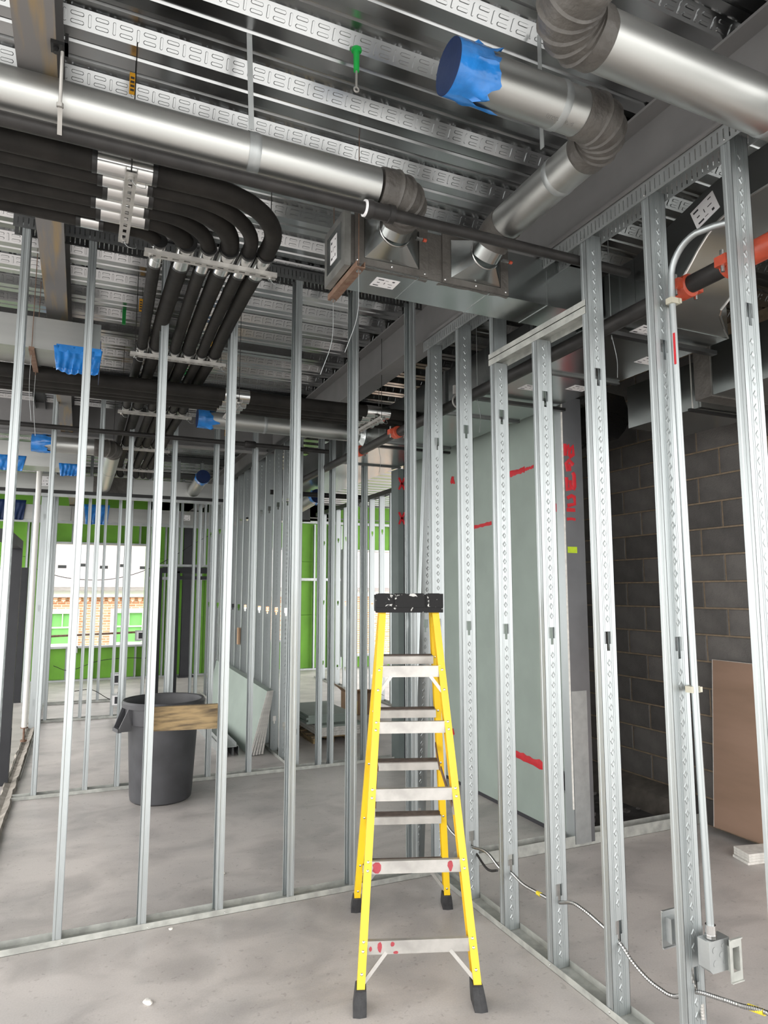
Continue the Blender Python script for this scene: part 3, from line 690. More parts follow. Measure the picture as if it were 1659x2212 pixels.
# ---------------------------------------------------------------- boards on the right
bb = thing('gypsum_sheet', 'brown-faced gypsum sheet leaning against the block wall', 'board', (4.33, 3.2, .06))
def lean(y0, y1, x0, xt, z0, z1, th): return MB().prism([(x0, y0, z0), (x0, y1, z0), (xt, y1, z1), (xt, y0, z1)], (th, 0, 0))
obj('core', lean(2.15, 3.75, 4.292, 4.368, .055, 1.245, .014), GYP, bb); obj('face_paper', lean(2.15, 3.742, 4.289, 4.365, .056, 1.243, .0025), BROWNB, bb)
for k in range(4):
    z = .06 + .0 + k * .0165; dx = .09 + random.uniform(-.015, .015)
    o = tag(obj('gypsum_strip', MB().prism([(3.93 + dx, 3.255, .001 + k * .0165), (4.30 + dx, 3.20, .001 + k * .0165), (4.33 + dx, 3.32, .001 + k * .0165), (3.97 + dx, 3.40, .001 + k * .0165)], (0, 0, .0155)), GYP), 'white gypsum offcut, %s in the short stack under the brown sheet' % ('lowest', 'second from the bottom', 'second from the top', 'topmost')[k], 'offcut', 'gypsum offcuts on the floor')
# leaning green boards in the far bay
for k in range(5):
    th = .029; off = k * .034; yn = 7.45 + k * .01
    P4 = [(1.74 + off, yn, .004), (1.70 + off, 10.2, .004), (1.87 + off * .42, 10.2, .76), (1.905 + off * .42, yn - .06, .68)]
    o = tag(obj('green_board', MB().prism(P4, (th * .8, 0, 0)), GREENB), 'pale green board leaning on the studs, %s of five' % ('front one', 'second', 'third', 'fourth', 'rearmost')[k], 'board', 'leaning green boards')
    a, d = Vector(P4[0]), Vector(P4[3]); w8 = Vector((th * .8, 0, 0)); yo = Vector((0, -.003, .001))
    obj('cut_edge', MB().prism([a + yo, a + w8 + yo, d + w8 + yo, d + yo], (0, .003, 0)), GYP, o)
for k in range(3):
    x = 1.46 + k * .065
    o = obj('bundled_track', utrack(7.55, 9.6, x, .10, .10, .055, 'y', False), TRACK)
    tag(o, 'steel track length lying on the floor by the green boards, %s' % ('left of three', 'middle of three', 'right of three')[k], 'track', 'loose floor tracks')
o = tag(obj('bundled_track', utrack(7.5, 9.4, 1.47, .103, .045, .14, 'y', True), TRACK), 'steel track laid on top of the three floor tracks', 'track')
# stack of cut boards
SB = thing('pallet', 'low wooden pallet under the stacked green offcuts', 'pallet', (2.78, 8.1, 0))
for k in range(3): obj('runner', B(2.55 + k * .22, 2.59 + k * .22, 7.75, 8.75, 0, .06), WOOD, SB)
for k in range(5): obj('deck_board', B(2.53, 3.05, 7.75 + k * .21, 7.87 + k * .21, .06, .08), WOOD, SB)
nm = ('lowest', 'second', 'third', 'fourth', 'fifth', 'sixth', 'seventh', 'eighth', 'topmost')
for k in range(9):
    j = random.uniform(-.02, .02); x0, x1 = (2.62 + j, 3.14 + j) if k < 5 else (2.50 + j, 3.05 + j); y0 = 7.72 + (0 if k < 5 else .12) + random.uniform(-.01, .01)
    z = .0805 + k * .0255
    o = obj('board_offcut', B(x0, x1, y0, y0 + .95, z, z + .024), GREENB if k >= 5 or k == 4 else GYP)
    tag(o, 'cut board in the stack on the pallet, %s up' % nm[k] if 0 < k < 8 else 'cut board, %s in the stack on the pallet' % nm[k], 'board', 'stacked cut boards')
bx = thing('cardboard_box', 'open cardboard box with loose flaps behind the ladder', 'box', (3.80, 9.45, 0))
BX, BY = 3.60, 9.25
obj('walls', MB().box(BX, BX + .4, BY, BY + .006, 0, .30).box(BX, BX + .4, BY + .394, BY + .4, 0, .30).box(BX, BX + .006, BY, BY + .4, 0, .30).box(BX + .394, BX + .4, BY, BY + .4, 0, .30).box(BX, BX + .4, BY, BY + .4, 0, .006), CARD, bx)
for (p, q, r_, s_) in (((0, 0, .3), (.4, 0, .3), (.38, -.18, .38), (.02, -.16, .36)), ((0, 0, .3), (0, .4, .3), (-.14, .36, .42), (-.14, .04, .40)), ((.4, 0, .3), (.4, .4, .3), (.54, .36, .26), (.54, .04, .24))):
    obj('flap', MB().prism([(BX + a, BY + c, e) for a, c, e in (p, q, r_, s_)], (0, 0, .005)), CARD, bx)
obj('yellow_label', B(BX + .02, BX + .1, BY - .004, BY, .02, .2), YTAPE, bx)

# ---------------------------------------------------------------- door frames and far column
d1 = struct(obj('door_1', MB().box(1.20, 1.28, 12.20, 12.33, 0, 2.16), DARK))
obj('mullion', B(1.47, 1.57, 12.20, 12.33, 0, 2.10), DARK, d1); obj('right_jamb', B(2.44, 2.52, 12.20, 12.33, 0, 2.16), DARK, d1)
obj('head', B(1.28, 2.44, 12.20, 12.33, 2.07, 2.17), DARK, d1); obj('sub_head', B(1.57, 2.44, 12.21, 12.32, 1.96, 2.02), DARK, d1)
obj('head_track', B(1.15, 2.55, 12.2, 12.32, 2.18, 2.22), TRACK, d1)
for x in (1.2, 1.6, 2.0, 2.4): inst('stud', studm(1.5, False), (x, 12.2, 2.22), PI / 2, d1)
d2 = struct(obj('door_2', B(-.605, -.515, 7.25, 7.33, 0, 2.23), DARK)); obj('head', B(-.605, -.515, 5.9, 7.25, 2.15, 2.23), DARK, d2)
obj('hinge_plate', B(-.516, -.512, 7.255, 7.315, .28, .5), INK, d2)
d3 = struct(obj('door_3', B(-.88, -.78, 12.45, 12.55, 0, 2.14), DARK)); obj('head', B(-1.9, -.88, 12.45, 12.55, 2.05, 2.14), DARK, d3); obj('stud_post', B(-.77, -.73, 12.45, 12.55, 0, 3.7), STUD, d3)
fcx = thing('steel_column', 'dark painted steel column in front of the green wall', 'column', (2.08, 14.8, 0))
obj('flange', B(1.96, 2.2, 14.70, 14.72, 0, 3.42), DARK, fcx); obj('flange', B(1.96, 2.2, 14.84, 14.86, 0, 3.42), DARK, fcx); obj('web', B(2.07, 2.09, 14.72, 14.84, 0, 3.42), DARK, fcx); obj('base_plate', B(1.92, 2.24, 14.66, 14.9, 0, .025), DARK, fcx)
# vertical white pipe with rusty stub
pv = thing('drain_pipe', 'white vertical pipe standing on a rusty stub at the left', 'pipe', (-.51, 9.05, 0))
obj('pipe', MB().cyl((-.51, 9.05, .20), (-.51, 9.05, 3.77), .030, 16), PVC, pv, 40); obj('stub', MB().cyl((-.51, 9.05, .05), (-.51, 9.05, .2), .012, 10), RUST, pv); obj('flange_ring', MB().cyl((-.51, 9.05, .19), (-.51, 9.05, .2), .04, 14), RUST, pv); obj('foot', MB().cyl((-.51, 9.05, .04), (-.51, 9.05, .06), .035, 12), RUST, pv)
outlet((-.05, 14.93, .55), 'pale outlet box on the green wall under the window', .13)
outlet((.62, 12.0 - .012, .25), 'grey square box on a far stud near the floor', .2)
outlet((.55, 10.42, .16), 'dark ringed socket box on the third partition', .17)
outlet((.95, 11.97, .95), 'switch box high on a far stud in front of the window', .17)
tag(obj('sill_cable', MB().tube(smoothpath([(-.4, 14.9, .32), (-.1, 14.9, .22), (.4, 14.9, .38), (.9, 14.9, .42), (1.3, 14.9, .40)], 6), .006, 6), PIPE), 'thin dark cable strung along the green wall below the window', 'cable')
tag(obj('hanging_cable', MB().tube(smoothpath([(-.752, 12.49, 2.15), (-.2, 12.6, 1.98), (.5, 12.75, 1.97), (1.2, 12.85, 2.2), (2.0, 12.93, 2.7), (2.4, 12.97, 2.93)], 6), .006, 6), PIPE), 'brown cable sagging across the far window opening', 'cable')
tag(obj('floor_cable', MB().tube(smoothpath([(.0, 12.1, .18), (.25, 12.0, .2), (.5, 11.9, .06), (.6, 11.98, .06), (.68, 11.97, .26)], 6), .006, 6), PIPE), 'grey cable loop dropping from the far socket box', 'cable')
tag(obj('tan_tag', B(1.965, 1.99, 9.2, 9.3, 1.05, 1.27), CARD), 'tan card tag stuck to a stud above the green boards', 'tag')
# crumbs on the floor
for k, (x, y, s_) in enumerate(((.35, 3.27, .02), (.52, 3.9, .012), (.95, 5.0, .012), (.9, 4.5, .014))):
    bm_ = bmesh.new(); bmesh.ops.create_icosphere(bm_, subdivisions=2, radius=s_)
    for v in bm_.verts: v.co *= 1 + .5 * noise.noise(v.co * 60 + Vector((k, 0, 0))); v.co.z *= .5
    me = bpy.data.meshes.new('crumb'); bm_.to_mesh(me); bm_.free(); me.materials.append(GYP)
    o = bpy.data.objects.new('mortar_crumb', me); COL.objects.link(o); o.location = (x, y, s_ * .4)
    tag(o, ('grey mortar crumb on the floor left of the ladder', 'white chip lying in the near floor track', 'pale chip on the floor behind the near partition', 'small chip on the bare floor in front of the bin')[k], 'debris')

# ================================================================ ceiling services
def ring(p, d, r, w=.012, m=None):
    p = Vector(p); d = Vector(d).normalized(); return MB().tube([p - d * w / 2, p - d * w / 4, p + d * w / 4, p + d * w / 2], [r, r + .0025, r + .0025, r], 32, cap=False)
def gore(c, a, b, R_, t0, t1, r, ext=.05, n=40, gores=5):
    pts = arc(c, a, b, R_, t0, t1, n); d0 = (pts[0] - pts[1]).normalized(); d1 = (pts[-1] - pts[-2]).normalized()
    pre = [pts[0] + d0 * ext * (1 - i / 6) for i in range(6)]; post = [pts[-1] + d1 * ext * (i + 1) / 6 for i in range(6)]
    P_ = pre + pts + post; rs = []
    for i in range(len(P_)):
        k = i - 6; base = r + .006
        if 0 <= k <= n:
            ph = (k / n * gores) % 1.; base += .007 * max(0, 1 - abs(ph - .5) / .10) 
        rs.append(base)
    rs[0] = r + .002; rs[-1] = r + .002
    return MB().tube(P_, rs, 40, jit=.035)
def bluecap(p, d, r, parent, L=.09, m=BLUE, flap=True):
    """taped plastic film over a duct end; p = end centre, d = outward"""
    p = Vector(p); d = Vector(d).normalized(); a = d.orthogonal().normalized(); b = d.cross(a); n = 48
    mb = MB(); vs_ = []; rows = 9
    for i in range(rows):
        s = i / (rows - 1)
        for k in range(n):
            th = 2 * PI * k / n; ruf = noise.noise((math.cos(th) * 4, math.sin(th) * 4, s * 3 + p.x))
            rr = r + .006 + .004 * math.sin(th * 22) * s + .025 * s * max(0, ruf)
            ll = L * s * (1 + .9 * s * noise.noise((math.cos(th) * 2.1, math.sin(th) * 2.1, p.y + 5)))
            vs_.append(p + a * (rr * math.cos(th)) + b * (rr * math.sin(th)) - d * (ll - .006))
    mb.add(vs_, [(i * n + k, i * n + (k + 1) % n, (i + 1) * n + (k + 1) % n, (i + 1) * n + k) for i in range(rows - 1) for k in range(n)])
    skirt = obj('film_skirt', mb, m, parent, 60)
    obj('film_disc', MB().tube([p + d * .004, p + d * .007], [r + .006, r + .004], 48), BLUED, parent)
    return skirt
# -------- round duct along the left
D1 = thing('round_duct', 'long round galvanized duct over the black pipes ending in a sealed elbow', 'duct', (.2, 2.378, 3.30))
r = .0785
for (a, c) in ((-2.6, -.95), (-.95, .52), (.52, 1.02)): obj('duct_section', MB().cyl((a, 2.378, 3.38), (c, 2.378, 3.38), r, 48), DUCT, D1, 40)
obj('joint_band', ring((.52, 2.378, 3.38), (1, 0, 0), r, .03), TRACK, D1, 40)
obj('elbow', gore((1.08, 2.50, 3.38), (0, -1, 0), (1, 0, 0), .122, 0, PI / 2, r), MASTIC, D1, 40)
# -------- plenum with two square-to-round taps
PL = thing('plenum_duct', 'rectangular sheet metal plenum with two square-to-round taps under the beam', 'duct', (1.7, 2.81, 3.20))
px0, px1, py0, py1, pz0, pz1 = 1.03, 2.46, 2.69, 2.935, 3.20, 3.44
xsn = [px0, 1.37, 1.76, 2.11, px1]
for i in range(4): obj('panel_section', B(xsn[i] + .0005, xsn[i + 1] - .0005, py0, py1, pz0, pz1), SHEET, PL)
for x in xsn[1:4]: obj('panel_seam', MB().box(x - .003, x + .003, py0 - .003, py1 + .003, pz0 - .003, pz1 + .003), SHEET, PL)
obj('end_flange', MB().box(1.005, 1.03, py0 - .012, py1 + .012, pz0 - .012, pz0 + .02).box(1.005, 1.03, py0 - .012, py1 + .012, pz1 - .02, pz1 + .012).box(1.005, 1.03, py0 - .012, py0 + .02, pz0 + .02, pz1 - .02).box(1.005, 1.03, py1 - .02, py1 + .012, pz0 + .02, pz1 - .02).box(1.0, 1.005, py0 - .012, py1 + .012, pz0 - .012, pz1 + .012), mat('smeared_sealant_steel', (.33, .33, .31), .4, .6, .4, 9), PL)
obj('end_panel', B(.9965, 1.0, py0 + .03, py1 - .03, pz0 + .03, pz1 - .03), SHEET, PL)
def sticker(c, u, v, w_, h_, parent, nrm, marks=6):
    c = Vector(c); u = Vector(u).normalized(); v = Vector(v).normalized(); n = Vector(nrm)
    s = obj('sticker', MB().prism([c - u * w_ / 2 - v * h_ / 2, c + u * w_ / 2 - v * h_ / 2, c + u * w_ / 2 + v * h_ / 2, c - u * w_ / 2 + v * h_ / 2], n * .0012), WHITE, parent)
    b = MB()
    for (i, j, a, e) in ((-.3, .32, .22, .09), (.3, .32, .14, .05), (-.28, 0, .12, .06), (-.02, 0, .03, .2), (.22, .02, .18, .04), (-.25, -.33, .24, .09), (.28, -.3, .10, .12), (.0, -.3, .14, .03)):
        p = c + u * (i * w_) + v * (j * h_) + n * .0013; b.prism([p - u * a * w_ / 2 - v * e * h_ / 2, p + u * a * w_ / 2 - v * e * h_ / 2, p + u * a * w_ / 2 + v * e * h_ / 2, p - u * a * w_ / 2 + v * e * h_ / 2], n * .0004)
    obj('print', b, INK, s)['kind'] = 'stuff'
sticker((.9962, 2.81, 3.32), (0, -1, 0), (0, 0, 1), .085, .12, PL, (-1, 0, 0))
sticker((1.25, 2.80, 3.1998), (1, 0, 0), (0, 1, 0), .12, .09, PL, (0, 0, -1))
def tap(x0, x1, z0, z1, c, rr):
    t = obj('tap_frame', MB().box(x0 - .045, x1 + .045, py0 - .012, py0 - .001, z0 - .03, z0).box(x0 - .045, x1 + .045, py0 - .012, py0 - .001, z1, min(z1 + .03, 3.45)).box(x0 - .045, x0, py0 - .012, py0 - .001, z0, z1).box(x1, x1 + .045, py0 - .012, py0 - .001, z0, z1), MASTIC, PL)
    n = 32; rect = []; circ = []
    cx_, cy_, cz_ = c
    for k in range(n):
        th = 2 * PI * k / n + PI / 4; ux, uz = math.cos(th), math.sin(th); m_ = max(abs(ux), abs(uz))
        rect.append(((x0 + x1) / 2 + ux / m_ * (x1 - x0) / 2, py0 - .008, (z0 + z1) / 2 + uz / m_ * (z1 - z0) / 2)); circ.append((cx_ + rr * ux, cy_, cz_ + rr * uz))
    obj('square_to_round', MB().add(rect + circ, [(k, (k + 1) % n, n + (k + 1) % n, n + k) for k in range(n)] + [tuple(range(n, 2 * n))]), SHEET, PL, 25)
    for x in (x0 - .03, (x0 + x1) / 2, x1 + .03): obj('tap_screw', MB().tube([(x, py0 - .0125, z0 - .016), (x, py0 - .017, z0 - .016)], [.006, .003], 8), SHINY, t)
    return t
obj('sealant_band', B(1.376, 1.530, py0 - .004, py0 - .0005, 3.205, 3.435), MASTIC, PL); obj('sealant_band', B(1.032, 1.062, py0 - .004, py0 - .0005, 3.205, 3.435), MASTIC, PL)
sb_ = MB()
for (xa, xb) in ((1.04, 1.42), (1.48, 1.87)):
    pts = [(xa, py0 + .0, 3.1985)] + [(xa + (xb - xa) * i / 14, py0 + .018 + .014 * noise.noise((i * .9, xa, 0)), 3.1985) for i in range(15)] + [(xb, py0 + .0, 3.1985)]
    sb_.prism(pts, (0, 0, .0016))
obj('sealant_smear', sb_, MASTIC, PL)
tap(1.095, 1.372, 3.238, 3.425, (1.205, 2.585, 3.345), .077)
tap(1.54, 1.82, 3.232, 3.422, (1.675, 2.585, 3.335), .077)
for x, rr in ((1.205, .077), (1.675, .077)): obj('collar_bead', ring((x, 2.583, 3.345 if x < 1.4 else 3.335), (0, -1, 0), rr, .012), SHINY, PL, 40)
obj('damper_tab', B(1.30, 1.33, 2.56, 2.575, 3.315, 3.325), SHINY, PL); obj('red_knob', MB().cyl((1.335, 2.567, 3.32), (1.35, 2.567, 3.32), .008, 10), RED, PL)
obj('damper_tab', B(1.755, 1.79, 2.56, 2.575, 3.305, 3.315), SHINY, PL); obj('red_knob', MB().cyl((1.795, 2.567, 3.31), (1.81, 2.567, 3.31), .008, 10), RED, PL)
obj('neck', MB().tube([(1.202, 2.50, 3.38), (1.204, 2.54, 3.37), (1.205, 2.595, 3.345)], .0765, 40), SHEET, D1, 40)
# plenum hanger
hg = thing('strut_hanger', 'rusty strut bar slung under the plenum end on two wires', 'hanger', (1.05, 2.8, 3.16))
obj('strut', MB().box(1.035, 1.076, 2.62, 3.00, 3.158, 3.162).box(1.035, 1.039, 2.62, 3.00, 3.162, 3.186).box(1.072, 1.076, 2.62, 3.00, 3.162, 3.186), RUST, hg)
for y in (2.645, 2.975):
    obj('wire', MB().cyl((1.055, y, 3.14), (1.055, y, 3.80), .0022, 6), RUST, hg); obj('washer', MB().cyl((1.055, y, 3.150), (1.055, y, 3.157), .012, 12), SHINY, hg)
    obj('wire_tail', MB().tube(smoothpath([(1.055, y, 3.15), (1.05, y, 2.95), (1.0, y + .02, 2.78)], 5), .0014, 5), TRACK, hg)
# -------- capped round duct on the right with its leg into the plenum
D2 = thing('round_duct', 'round duct with blue film over its open end and a sealed elbow into the plenum', 'duct', (1.4, 1.74, 3.34))
obj('duct_section', MB().cyl((1.01, 1.737, 3.42), (1.42, 1.737, 3.42), r, 48), DUCT, D2, 40); obj('duct_section', MB().cyl((1.42, 1.737, 3.42), (1.54, 1.737, 3.42), r - .001, 48), DUCT, D2, 40)
obj('joint_band', ring((1.425, 1.737, 3.42), (1, 0, 0), r, .03), TRACK, D2, 40)
obj('elbow', gore((1.565, 1.862, 3.42), (0, -1, 0), (1, 0, 0), .125, 0, PI / 2, r), MASTIC, D2, 40)
obj('duct_leg', MB().tube([(1.69, 1.87, 3.42), (1.69, 2.2, 3.416), (1.688, 2.46, 3.41)], r, 48), DUCT, D2, 40)
obj('joint_band', ring((1.69, 2.06, 3.418), (0, 1, 0), r, .03), TRACK, D2, 40)
obj('sealed_neck', MB().tube(smoothpath([(1.688, 2.43, 3.41), (1.685, 2.49, 3.40), (1.68, 2.545, 3.365)], 5), r + .004, 36, jit=.03), MASTIC, D2, 40)
obj('neck', MB().tube([(1.685, 2.49, 3.40), (1.68, 2.54, 3.37), (1.675, 2.595, 3.335)], .0765, 40), SHEET, D2, 40)
bluecap((1.005, 1.737, 3.42), (-1, 0, 0), r, D2, .13)
def duct_text(txt, size, c, ang):
    cu = bpy.data.curves.new('t', 'FONT'); cu.body = txt; cu.size = size; cu.extrude = .0
    o = bpy.data.objects.new('t', cu); COL.objects.link(o); dg = bpy.context.evaluated_depsgraph_get(); dg.update()
    me = bpy.data.meshes.new_from_object(o.evaluated_get(dg)); bpy.data.objects.remove(o)
    b = MB(); c = Vector(c); vs_ = []
    for v in me.vertices:
        th = ang - v.co.y / r; vs_.append((c.x + v.co.x, c.y - (r + .0006) * math.sin(th), c.z - (r + .0006) * math.cos(th)))
    b.add(vs_, [tuple(p.vertices) for p in me.polygons]); bpy.data.meshes.remove(me); return b
obj('printed_marking', duct_text('(ELGEN)   6" -2', .018, (1.36, 1.737, 3.42), R(22)), mat('grey_print', (.18, .18, .17), .6), D2)
# -------- top right duct
D3 = thing('round_duct', 'big round duct crossing the top right corner from a sealed elbow', 'duct', (1.9, 1.42, 3.29))
obj('duct_section', MB().cyl((1.30, 1.418, 3.376), (2.22, 1.418, 3.376), .083, 48), DUCT, D3, 40); obj('duct_section', MB().cyl((2.22, 1.418, 3.376), (2.46, 1.418, 3.376), .082, 48), DUCT, D3, 40)
obj('joint_band', ring((2.06, 1.418, 3.376), (1, 0, 0), .083, .03), TRACK, D3, 40)
obj('elbow', gore((1.28, 1.295, 3.376), (0, 1, 0), (-1, 0, 0), .123, 0, PI / 2, .083), MASTIC, D3, 40)
obj('duct_leg', MB().cyl((1.157, 1.29, 3.376), (1.157, .2, 3.376), .083, 48), DUCT, D3, 40)
# -------- straps and rods
def strap(name, label, x, y, z0, z1, r_, cz, cy, wdt=.02):
    t = thing(name, label, 'hanger', (x, y, z0)); 
    obj('strap', MB().bar((x, y, z0), (x - .03, y - .06, z1), wdt, .0015, (0, 1, 0)), TRACK, t)
    obj('band', MB().tube([(x - wdt / 2, cy, cz), (x + wdt / 2, cy, cz)], r_ + .0018, 36, cap=False), TRACK, t, 40)
strap('duct_strap', 'flat grey strap hanging the long left duct from the deck', .50, 2.33, 3.45, 3.79, r, 3.38, 2.378)
t = thing('duct_strap', 'flat strap hanging the blue-capped duct from the deck', 'hanger', (1.44, 1.8, 3.3))
obj('strap', MB().bar((1.44, 1.84, 3.33), (1.44, 1.84, 3.78), .003, .02, (0, 1, 0)), TRACK, t)
t = thing('duct_strap', 'dark strap on the top right duct beside the beam', 'hanger', (2.05, 1.34, 3.4)); obj('strap', MB().bar((2.06, 1.34, 3.41), (2.03, 1.2, 3.79), .02, .002, (0, 1, 0)), TRACK, t)
t = thing('threaded_rod', 'threaded rod clamped to the left beam holding the black pipe', 'hanger', (-.13, 2.28, 3.24))
obj('rod', MB().cyl((-.132, 2.270, 3.31), (-.132, 2.215, 3.47), .0055, 8), ALU, t); obj('beam_clamp', MB().box(-.165, -.115, 2.19, 2.235, 3.455, 3.467).box(-.125, -.115, 2.19, 2.235, 3.455, 3.50).cyl((-.15, 2.212, 3.44), (-.15, 2.212, 3.465), .008, 8), TAPE, t)
obj('ring_nut', MB().cyl((-.132, 2.270, 3.30), (-.132, 2.268, 3.312), .011, 10), ALU, t); obj('pipe_band', MB().bar((-.132, 2.272, 3.30), (-.132, 2.325, 3.24), .014, .002, (0, 1, 0)), ALU, t)
# -------- sprinkler branch pipe
SP = thing('sprinkler_pipe', 'black steel pipe running below the long duct and through the right wall', 'pipe', (.5, 2.36, 3.24))
def pz(x): return 3.262 if x < 1.085 else 3.262 + .0597 * (x - 1.085)
def py_(x): return (pz(x) - 1.75) * (2.36 / 1.52)
obj('pipe', MB().cyl((-2.6, py_(0), 3.262), (.985, py_(0), 3.262), .0245, 20), PIPE, SP, 40)
obj('pipe', MB().cyl((1.04, py_(1.04), pz(1.04)), (2.44, py_(2.44), pz(2.44)), .0235, 20), PIPE, SP, 40)
YP = py_(0)
obj('coupling', MB().tube([(.965, YP, 3.262), (.975, YP, 3.262), (.99, YP, 3.262), (.992, YP, 3.262), (1.06, YP, 3.262), (1.062, YP, 3.262), (1.085, YP, 3.262)], [.034, .038, .038, .033, .032, .037, .036], 20), PIPE, SP, 40)
obj('white_gasket', MB().cyl((.957, YP, 3.262), (.966, YP, 3.262), .033, 20), WHITE, SP)
# -------- refrigerant lines in black foam
RL_Y = [2.965, 2.875, 2.787, 2.702, 2.617, 2.537]; RR = [.030, .042, .033, .042, .032, .039]
RB = [.115, .19, .24, .28, .32, .33]; X2 = [.25, .365, .46, .55, .635, .715]; X3 = [.285, .372, .485, .57, .655, .735]
NM = ['first', 'second', 'third', 'fourth', 'fifth', 'sixth']
def strutbar(axis, a0, a1, n, zt, parent):
    b = MB()
    def bx(a, a2, n0, n1, z0, z1):
        if axis == 'x': b.box(a, a2, n0, n1, z0, z1)
        else: b.box(n0, n1, a, a2, z0, z1)
    bx(a0, a1, n - .0205, n - .018, zt - .021, zt); bx(a0, a1, n + .018, n + .0205, zt - .021, zt)
    bx(a0, a1, n - .018, n - .007, zt - .021, zt - .0185); bx(a0, a1, n + .007, n + .018, zt - .021, zt - .0185)
    a = a0
    while a < a1: bx(a, min(a + .022, a1), n - .007, n + .007, zt - .021, zt - .0185); a += .05
    return obj('strut_channel', b, ALU, parent)
def trapeze(label, axis, a0, a1, n, zt, ztop=3.80, grp=None):
    mid = ((a0 + a1) / 2, n, zt - .02) if axis == 'x' else (n, (a0 + a1) / 2, zt - .02)
    t = thing('strut_trapeze', label, 'hanger', mid); strutbar(axis, a0, a1, n, zt, t)
    for a in (a0 + .03, a1 - .03):
        p = (a, n) if axis == 'x' else (n, a)
        obj('hanger_wire', MB().cyl((p[0], p[1], zt - .035), (p[0], p[1], ztop), .0022, 6), PIPE, t)
        obj('nut', MB().cyl((p[0], p[1], zt - .033), (p[0], p[1], zt - .021), .011, 8), SHINY, t)
        lp_ = MB().tube(smoothpath([(p[0], p[1], zt - .03), (p[0] + .02, p[1] - .01, zt - .055), (p[0] + .05, p[1], zt - .05), (p[0] + .05, p[1] + .02, zt - .02)], 5), .0013, 5)
        obj('wire_tail', lp_, TRACK, t)
    return t
ZL = 3.30
trapeze('perforated strut across the black lines below the long duct', 'y', 2.46, 3.0, .10, ZL - .030)
TZ = [(3.05, 'perforated strut under the bend of the black lines'), (4.46, 'strut under the black lines beyond the near partition'), (5.98, 'strut under the black lines past the thick cross pipes'), (7.55, 'strut under the black lines near the capped duct'), (8.9, 'farthest strut carrying the black lines')]
for y, lb in TZ: trapeze(lb, 'x', .19 if y < 4 else .22, .79 if y < 4 else .82, y, ZL - .037)
for i in range(6):
    y = RL_Y[i]; R_ = RB[i]; x2 = X2[i]; rr = RR[i]; zc = ZL - .030 + rr + .001
    t = thing('refrigerant_line', 'black foam-wrapped refrigerant line, %s counted outward from the inside of the bend' % NM[i], 'pipe', (x2, y, zc - rr), 'insulated refrigerant lines')
    ab = arc((x2 - R_, y + R_, zc), (0, -1, 0), (1, 0, 0), R_, 0, PI / 2, 12)
    zz = lambda k: zc + .02 * noise.noise((k * 1.3, i, 0))
    w1 = [(-2.6, y + .02, zc), (-1.6, y + .03 * noise.noise((i, 1, 0)), zc), (-.8, y + .03 * noise.noise((i, 2, 0)), zc), (-.3, y, zc), (.02, y, zc), (.18 if x2 - R_ > .2 else min(.12, x2 - R_ - .01), y, zc)]
    z2 = ZL - .037 + rr + .001
    w2 = [(x2, 3.0, z2 + .002), (x2, 3.10, z2), (x2, 3.21, z2)] if i else [(x2, 3.09, z2), (x2, 3.22, z2)]
    mid = [(x2 + (X3[i] - x2) * .25 + .02 * noise.noise((i, 3, 0)), 3.5, z2 + .012), (X3[i] + .03 * noise.noise((i, 5, 0)) - .01, 4.0, z2 + .006)]
    tail = [(X3[i], 4.40, z2), (X3[i], 4.52, z2), (X3[i] + .02 * noise.noise((i, 6, 0)), 5.2, z2 + .01), (X3[i], 5.98, z2), (X3[i] + .02 * noise.noise((i, 7, 0)), 6.8, z2 + .006), (X3[i], 7.55, z2), (X3[i], 8.9, z2), (X3[i] + .05, 9.6, z2)]
    w1 = [p for p in w1 if p[0] < x2 - R_ - .005]
    path = smoothpath(w1, 5)[:-1] + ab + smoothpath([ab[-1]] + [p for p in w2 if p[1] > y + R_ + .02] + mid + tail, 7)[1:]
    obj('foam_sleeve', MB().tube(path, rr, 18, jit=.03), FOAM, t, 60)
    def clamp(p, q, rr=rr):
        s_ = obj('silver_saddle', MB().cyl(p, q, rr + .0035, 22), SHINY, t, 40)
        pv_ = Vector(p); qv = Vector(q); d = (qv - pv_).normalized()
        for e, dd in ((pv_, -d), (qv, d)): obj('tape_ring', MB().cyl(e + dd * .001, e + dd * .018, rr + .004, 22), TAPE, s_, 40)
    if i: clamp((.025 - .02 * (i % 3), y, zc), (.165 + .01 * (i % 2), y, zc))
    else: clamp((-.07, y, zc), (.0, y, zc))
    clamp((x2, 3.02 - .012 * i, z2), (x2, 3.21 - .012 * i, z2))
    for yy in (4.46, 5.98, 7.55, 8.9): clamp((X3[i], yy - .06, z2), (X3[i], yy + .06, z2))
# -------- thick insulated cross pipes
for k, (y, z, rr) in enumerate(((4.90, 3.185, .047), (5.01, 3.18, .05), (5.12, 3.185, .046), (5.22, 3.18, .04))):
    t = thing('insulated_pipe', 'thick black insulated cross pipe behind the near partition, %s from the camera' % ('nearest', 'second', 'third', 'farthest')[k], 'pipe', (.2, y, z - rr), 'thick insulated cross pipes')
    for (a, c) in ((-2.6, .92), (1.06, 2.04), (2.2, 2.40)): obj('foam_sleeve', MB().tube([(a, y, z), (a + .3, y + .01, z), (c, y, z)], rr, 18, jit=.03), FOAM, t, 60)
    for (a, c) in ((.90, 1.08), (2.02, 2.22)): obj('silver_saddle', MB().cyl((a, y, z), (c, y, z), rr + .004, 20), SHINY, t, 40)
for x, lb in ((.99, 'diagonal-looking strut under the cross pipes left of the beam'), (2.12, 'strut under the cross pipes beside the beam')): trapeze(lb, 'y', 4.78, 5.32, x, 3.128)
SP2 = thing('sprinkler_pipe', 'thin black pipe crossing just before the second partition', 'pipe', (.2, 6.55, 3.18))
